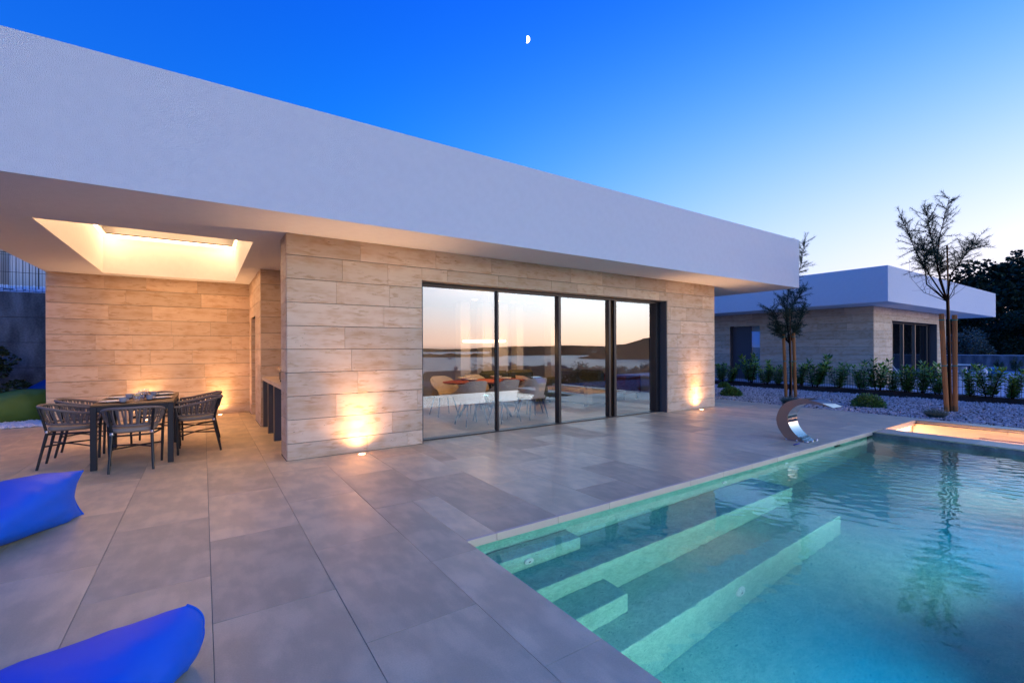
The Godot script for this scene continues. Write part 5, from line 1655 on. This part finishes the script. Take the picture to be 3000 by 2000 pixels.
# ---------------------------------------------------------------- towards the sea, mirrored in the glass
func make_sea_side() -> void:
	var mass := [leaf_mass(801, 5000, 40, 0.085, Color(0.03, 0.05, 0.02), Color(0.06, 0.09, 0.03)), leaf_mass(802, 5000, 56, 0.075, Color(0.025, 0.045, 0.02), Color(0.05, 0.08, 0.03))]
	rng.seed = 72
	var spots := []
	for k in 13: spots.append([-3.0 + 2.0 * k + rng.randf_range(-0.5, 0.5), rng.randf_range(4.5, 7.5), -0.35 + 0.012 * k + rng.randf_range(-0.25, 0.15), 1.9])
	for k in 10: spots.append([20.0 + 3.4 * k + rng.randf_range(-0.8, 0.8), rng.randf_range(14.0, 24.0), rng.randf_range(-0.6, 0.6), 3.0])
	for k in 5: spots.append([24.0 + 3.5 * k, rng.randf_range(9.0, 13.0), rng.randf_range(-0.5, 0.2), 2.2])
	for k in spots.size():
		var s: Array = spots[k]
		var y: float = terrain_y(s[0], s[1]) - 0.1
		var top: float = s[2]
		var o := thing("slope_shrub", "dense dark evergreen shrub on the slope just below the pool's outer edge" if k < 13 else ("tall dark evergreen shrub further down the slope, before the sea" if k < 23 else "mid height dark shrub on the slope beyond the sunken lounge"), "bush", Vector3(s[0], y, s[1]), 0.0, "shrubs on the slope towards the sea")
		var m := MB.new(); m.tube([Vector3.ZERO, Vector3(0, (top - y) * 0.6, 0)], [0.08, 0.04], 6)
		part(o, "stem", m, M.bark)
		var f := inst(o, "foliage", mass[k % 2], M.leaf, Vector3(0, (top - y) * 0.53, 0))
		f.scale = Vector3(s[3], (top - y) * 0.58, s[3] * 0.8); f.rotation.y = rng.randf() * TAU
	var hd := [[36.5, 60.0, 9.0, -2.5, 0.0, "red roofed house on the slope, left chimney, mirrored in the glass"], [49.5, 62.0, 8.0, -2.0, 0.3, "red roofed house on the slope between two others, mirrored in the glass"], [58.0, 60.0, 9.0, -2.1, -0.1, "red roofed house on the slope next to tall shrubs, mirrored in the glass"]]
	for q in hd:
		var y := terrain_y(q[0], q[1])
		var o := thing("slope_house", q[5], "house", Vector3(q[0], y, q[1]), q[4] + PI, "houses on the slope towards the sea")
		var rise: float = q[3] - y
		var e := rise - 1.7
		var hw: float = q[2] * 0.5
		bx(o, "wall", M.house_wall, Vector3(-hw, -0.5, -4.0), Vector3(hw, e, 4.0), 0.02)
		var r := MB.new()
		for s in [-1.0, 1.0]:
			var a := Vector3(-hw - 0.4, e - 0.15, s * 4.5); var b := Vector3(hw + 0.4, e - 0.15, s * 4.5); var c := Vector3(hw + 0.4, rise, 0); var d := Vector3(-hw - 0.4, rise, 0)
			if s > 0: r.quad(a, b, c, d)
			else: r.quad(b, a, d, c)
		r.tri(Vector3(-hw, e, -4), Vector3(-hw, e, 4), Vector3(-hw, rise - 0.1, 0))
		r.tri(Vector3(hw, e, 4), Vector3(hw, e, -4), Vector3(hw, rise - 0.1, 0))
		var roof := part(o, "roof", r, M.red_tile)
		bx(roof, "chimney", M.house_wall, Vector3(-1.3, rise - 0.6, -0.7), Vector3(-0.7, rise + 0.7, -0.2), 0.02)
		for k in 3: bx(o, "window", M.window_dark, Vector3(-hw + 1.0 + 2.6 * k, e - 2.2, 3.98), Vector3(-hw + 2.0 + 2.6 * k, e - 0.9, 4.02), 0.01)
	for q in [[733.0, 1470.0, 23.0, "white ferry boat on the sea, mirrored in the glass front"], [1190.0, 1990.0, 13.0, "small far boat on the sea, mirrored in the glass front"]]:
		var o := thing("boat", q[3], "boat", Vector3(q[0], -35.2, q[1]), -0.4, "")
		var L: float = q[2]
		var m := MB.new(); var rows := []
		for j in 9:
			var f := j / 8.0
			var wd: float = L * 0.14 * (1.0 - pow(maxf(f - 0.55, 0.0) / 0.45, 2.0))
			rows.append([Vector3((f - 0.5) * L, L * 0.1 + L * 0.03 * f * f, wd), Vector3((f - 0.5) * L, -0.6, wd * 0.5), Vector3((f - 0.5) * L, -0.6, -wd * 0.5), Vector3((f - 0.5) * L, L * 0.1 + L * 0.03 * f * f, -wd)])
		m.grid(rows, true)
		part(o, "hull", m, M.dark_metal)
		bx(o, "cabin", M.hull_white, Vector3(-L * 0.32, L * 0.09, -L * 0.09), Vector3(L * 0.2, L * 0.2, L * 0.09), 0.2)
		bx(o, "bridge", M.hull_white, Vector3(-L * 0.05, L * 0.201, -L * 0.07), Vector3(L * 0.14, L * 0.28, L * 0.07), 0.2)
		var ms := MB.new(); ms.tube([Vector3(-L * 0.1, L * 0.2, 0), Vector3(-L * 0.1, L * 0.42, 0)], [L * 0.012], 6)
		part(o, "mast", ms, M.hull_white)
	# the moon in its first quarter
	var d := Vector3(0.488, 0.559, -0.671).normalized()
	var mo := MB.new(); var rows := []
	var sunward := (Vector3(0.829, 0, 0.559) + Vector3(0, -0.12, 0)).normalized()
	var east := sunward.cross(d).normalized(); var north := east.cross(sunward)
	for j in 13:
		var a := PI * 0.5 * j / 12.0
		var ring := []
		for q in 32:
			var b := TAU * q / 32
			ring.append((sunward * cos(a) + (east * cos(b) + north * sin(b)) * sin(a)) * 51.0)
		rows.append(ring)
	mo.grid(rows, true)
	var moon := part(self, "moon", mo, M.moonlight, d * 9000.0 + Vector3(0, 1.4, 0))
	tag(moon, "small white half moon high in the blue sky", "moon")


func _ready() -> void:
	make_materials()
	make_light()
	make_ground()
	make_terrace()
	make_villa()
	make_pool()
	make_lounge()
	make_gravel()
	make_neighbour()
	make_fences()
	make_uplights()
	make_kitchen()
	make_shower()
	make_dining()
	make_beanbags()
	make_indoors()
	make_shrubs()
	make_trees()
	make_far_trees()
	make_sea_side()
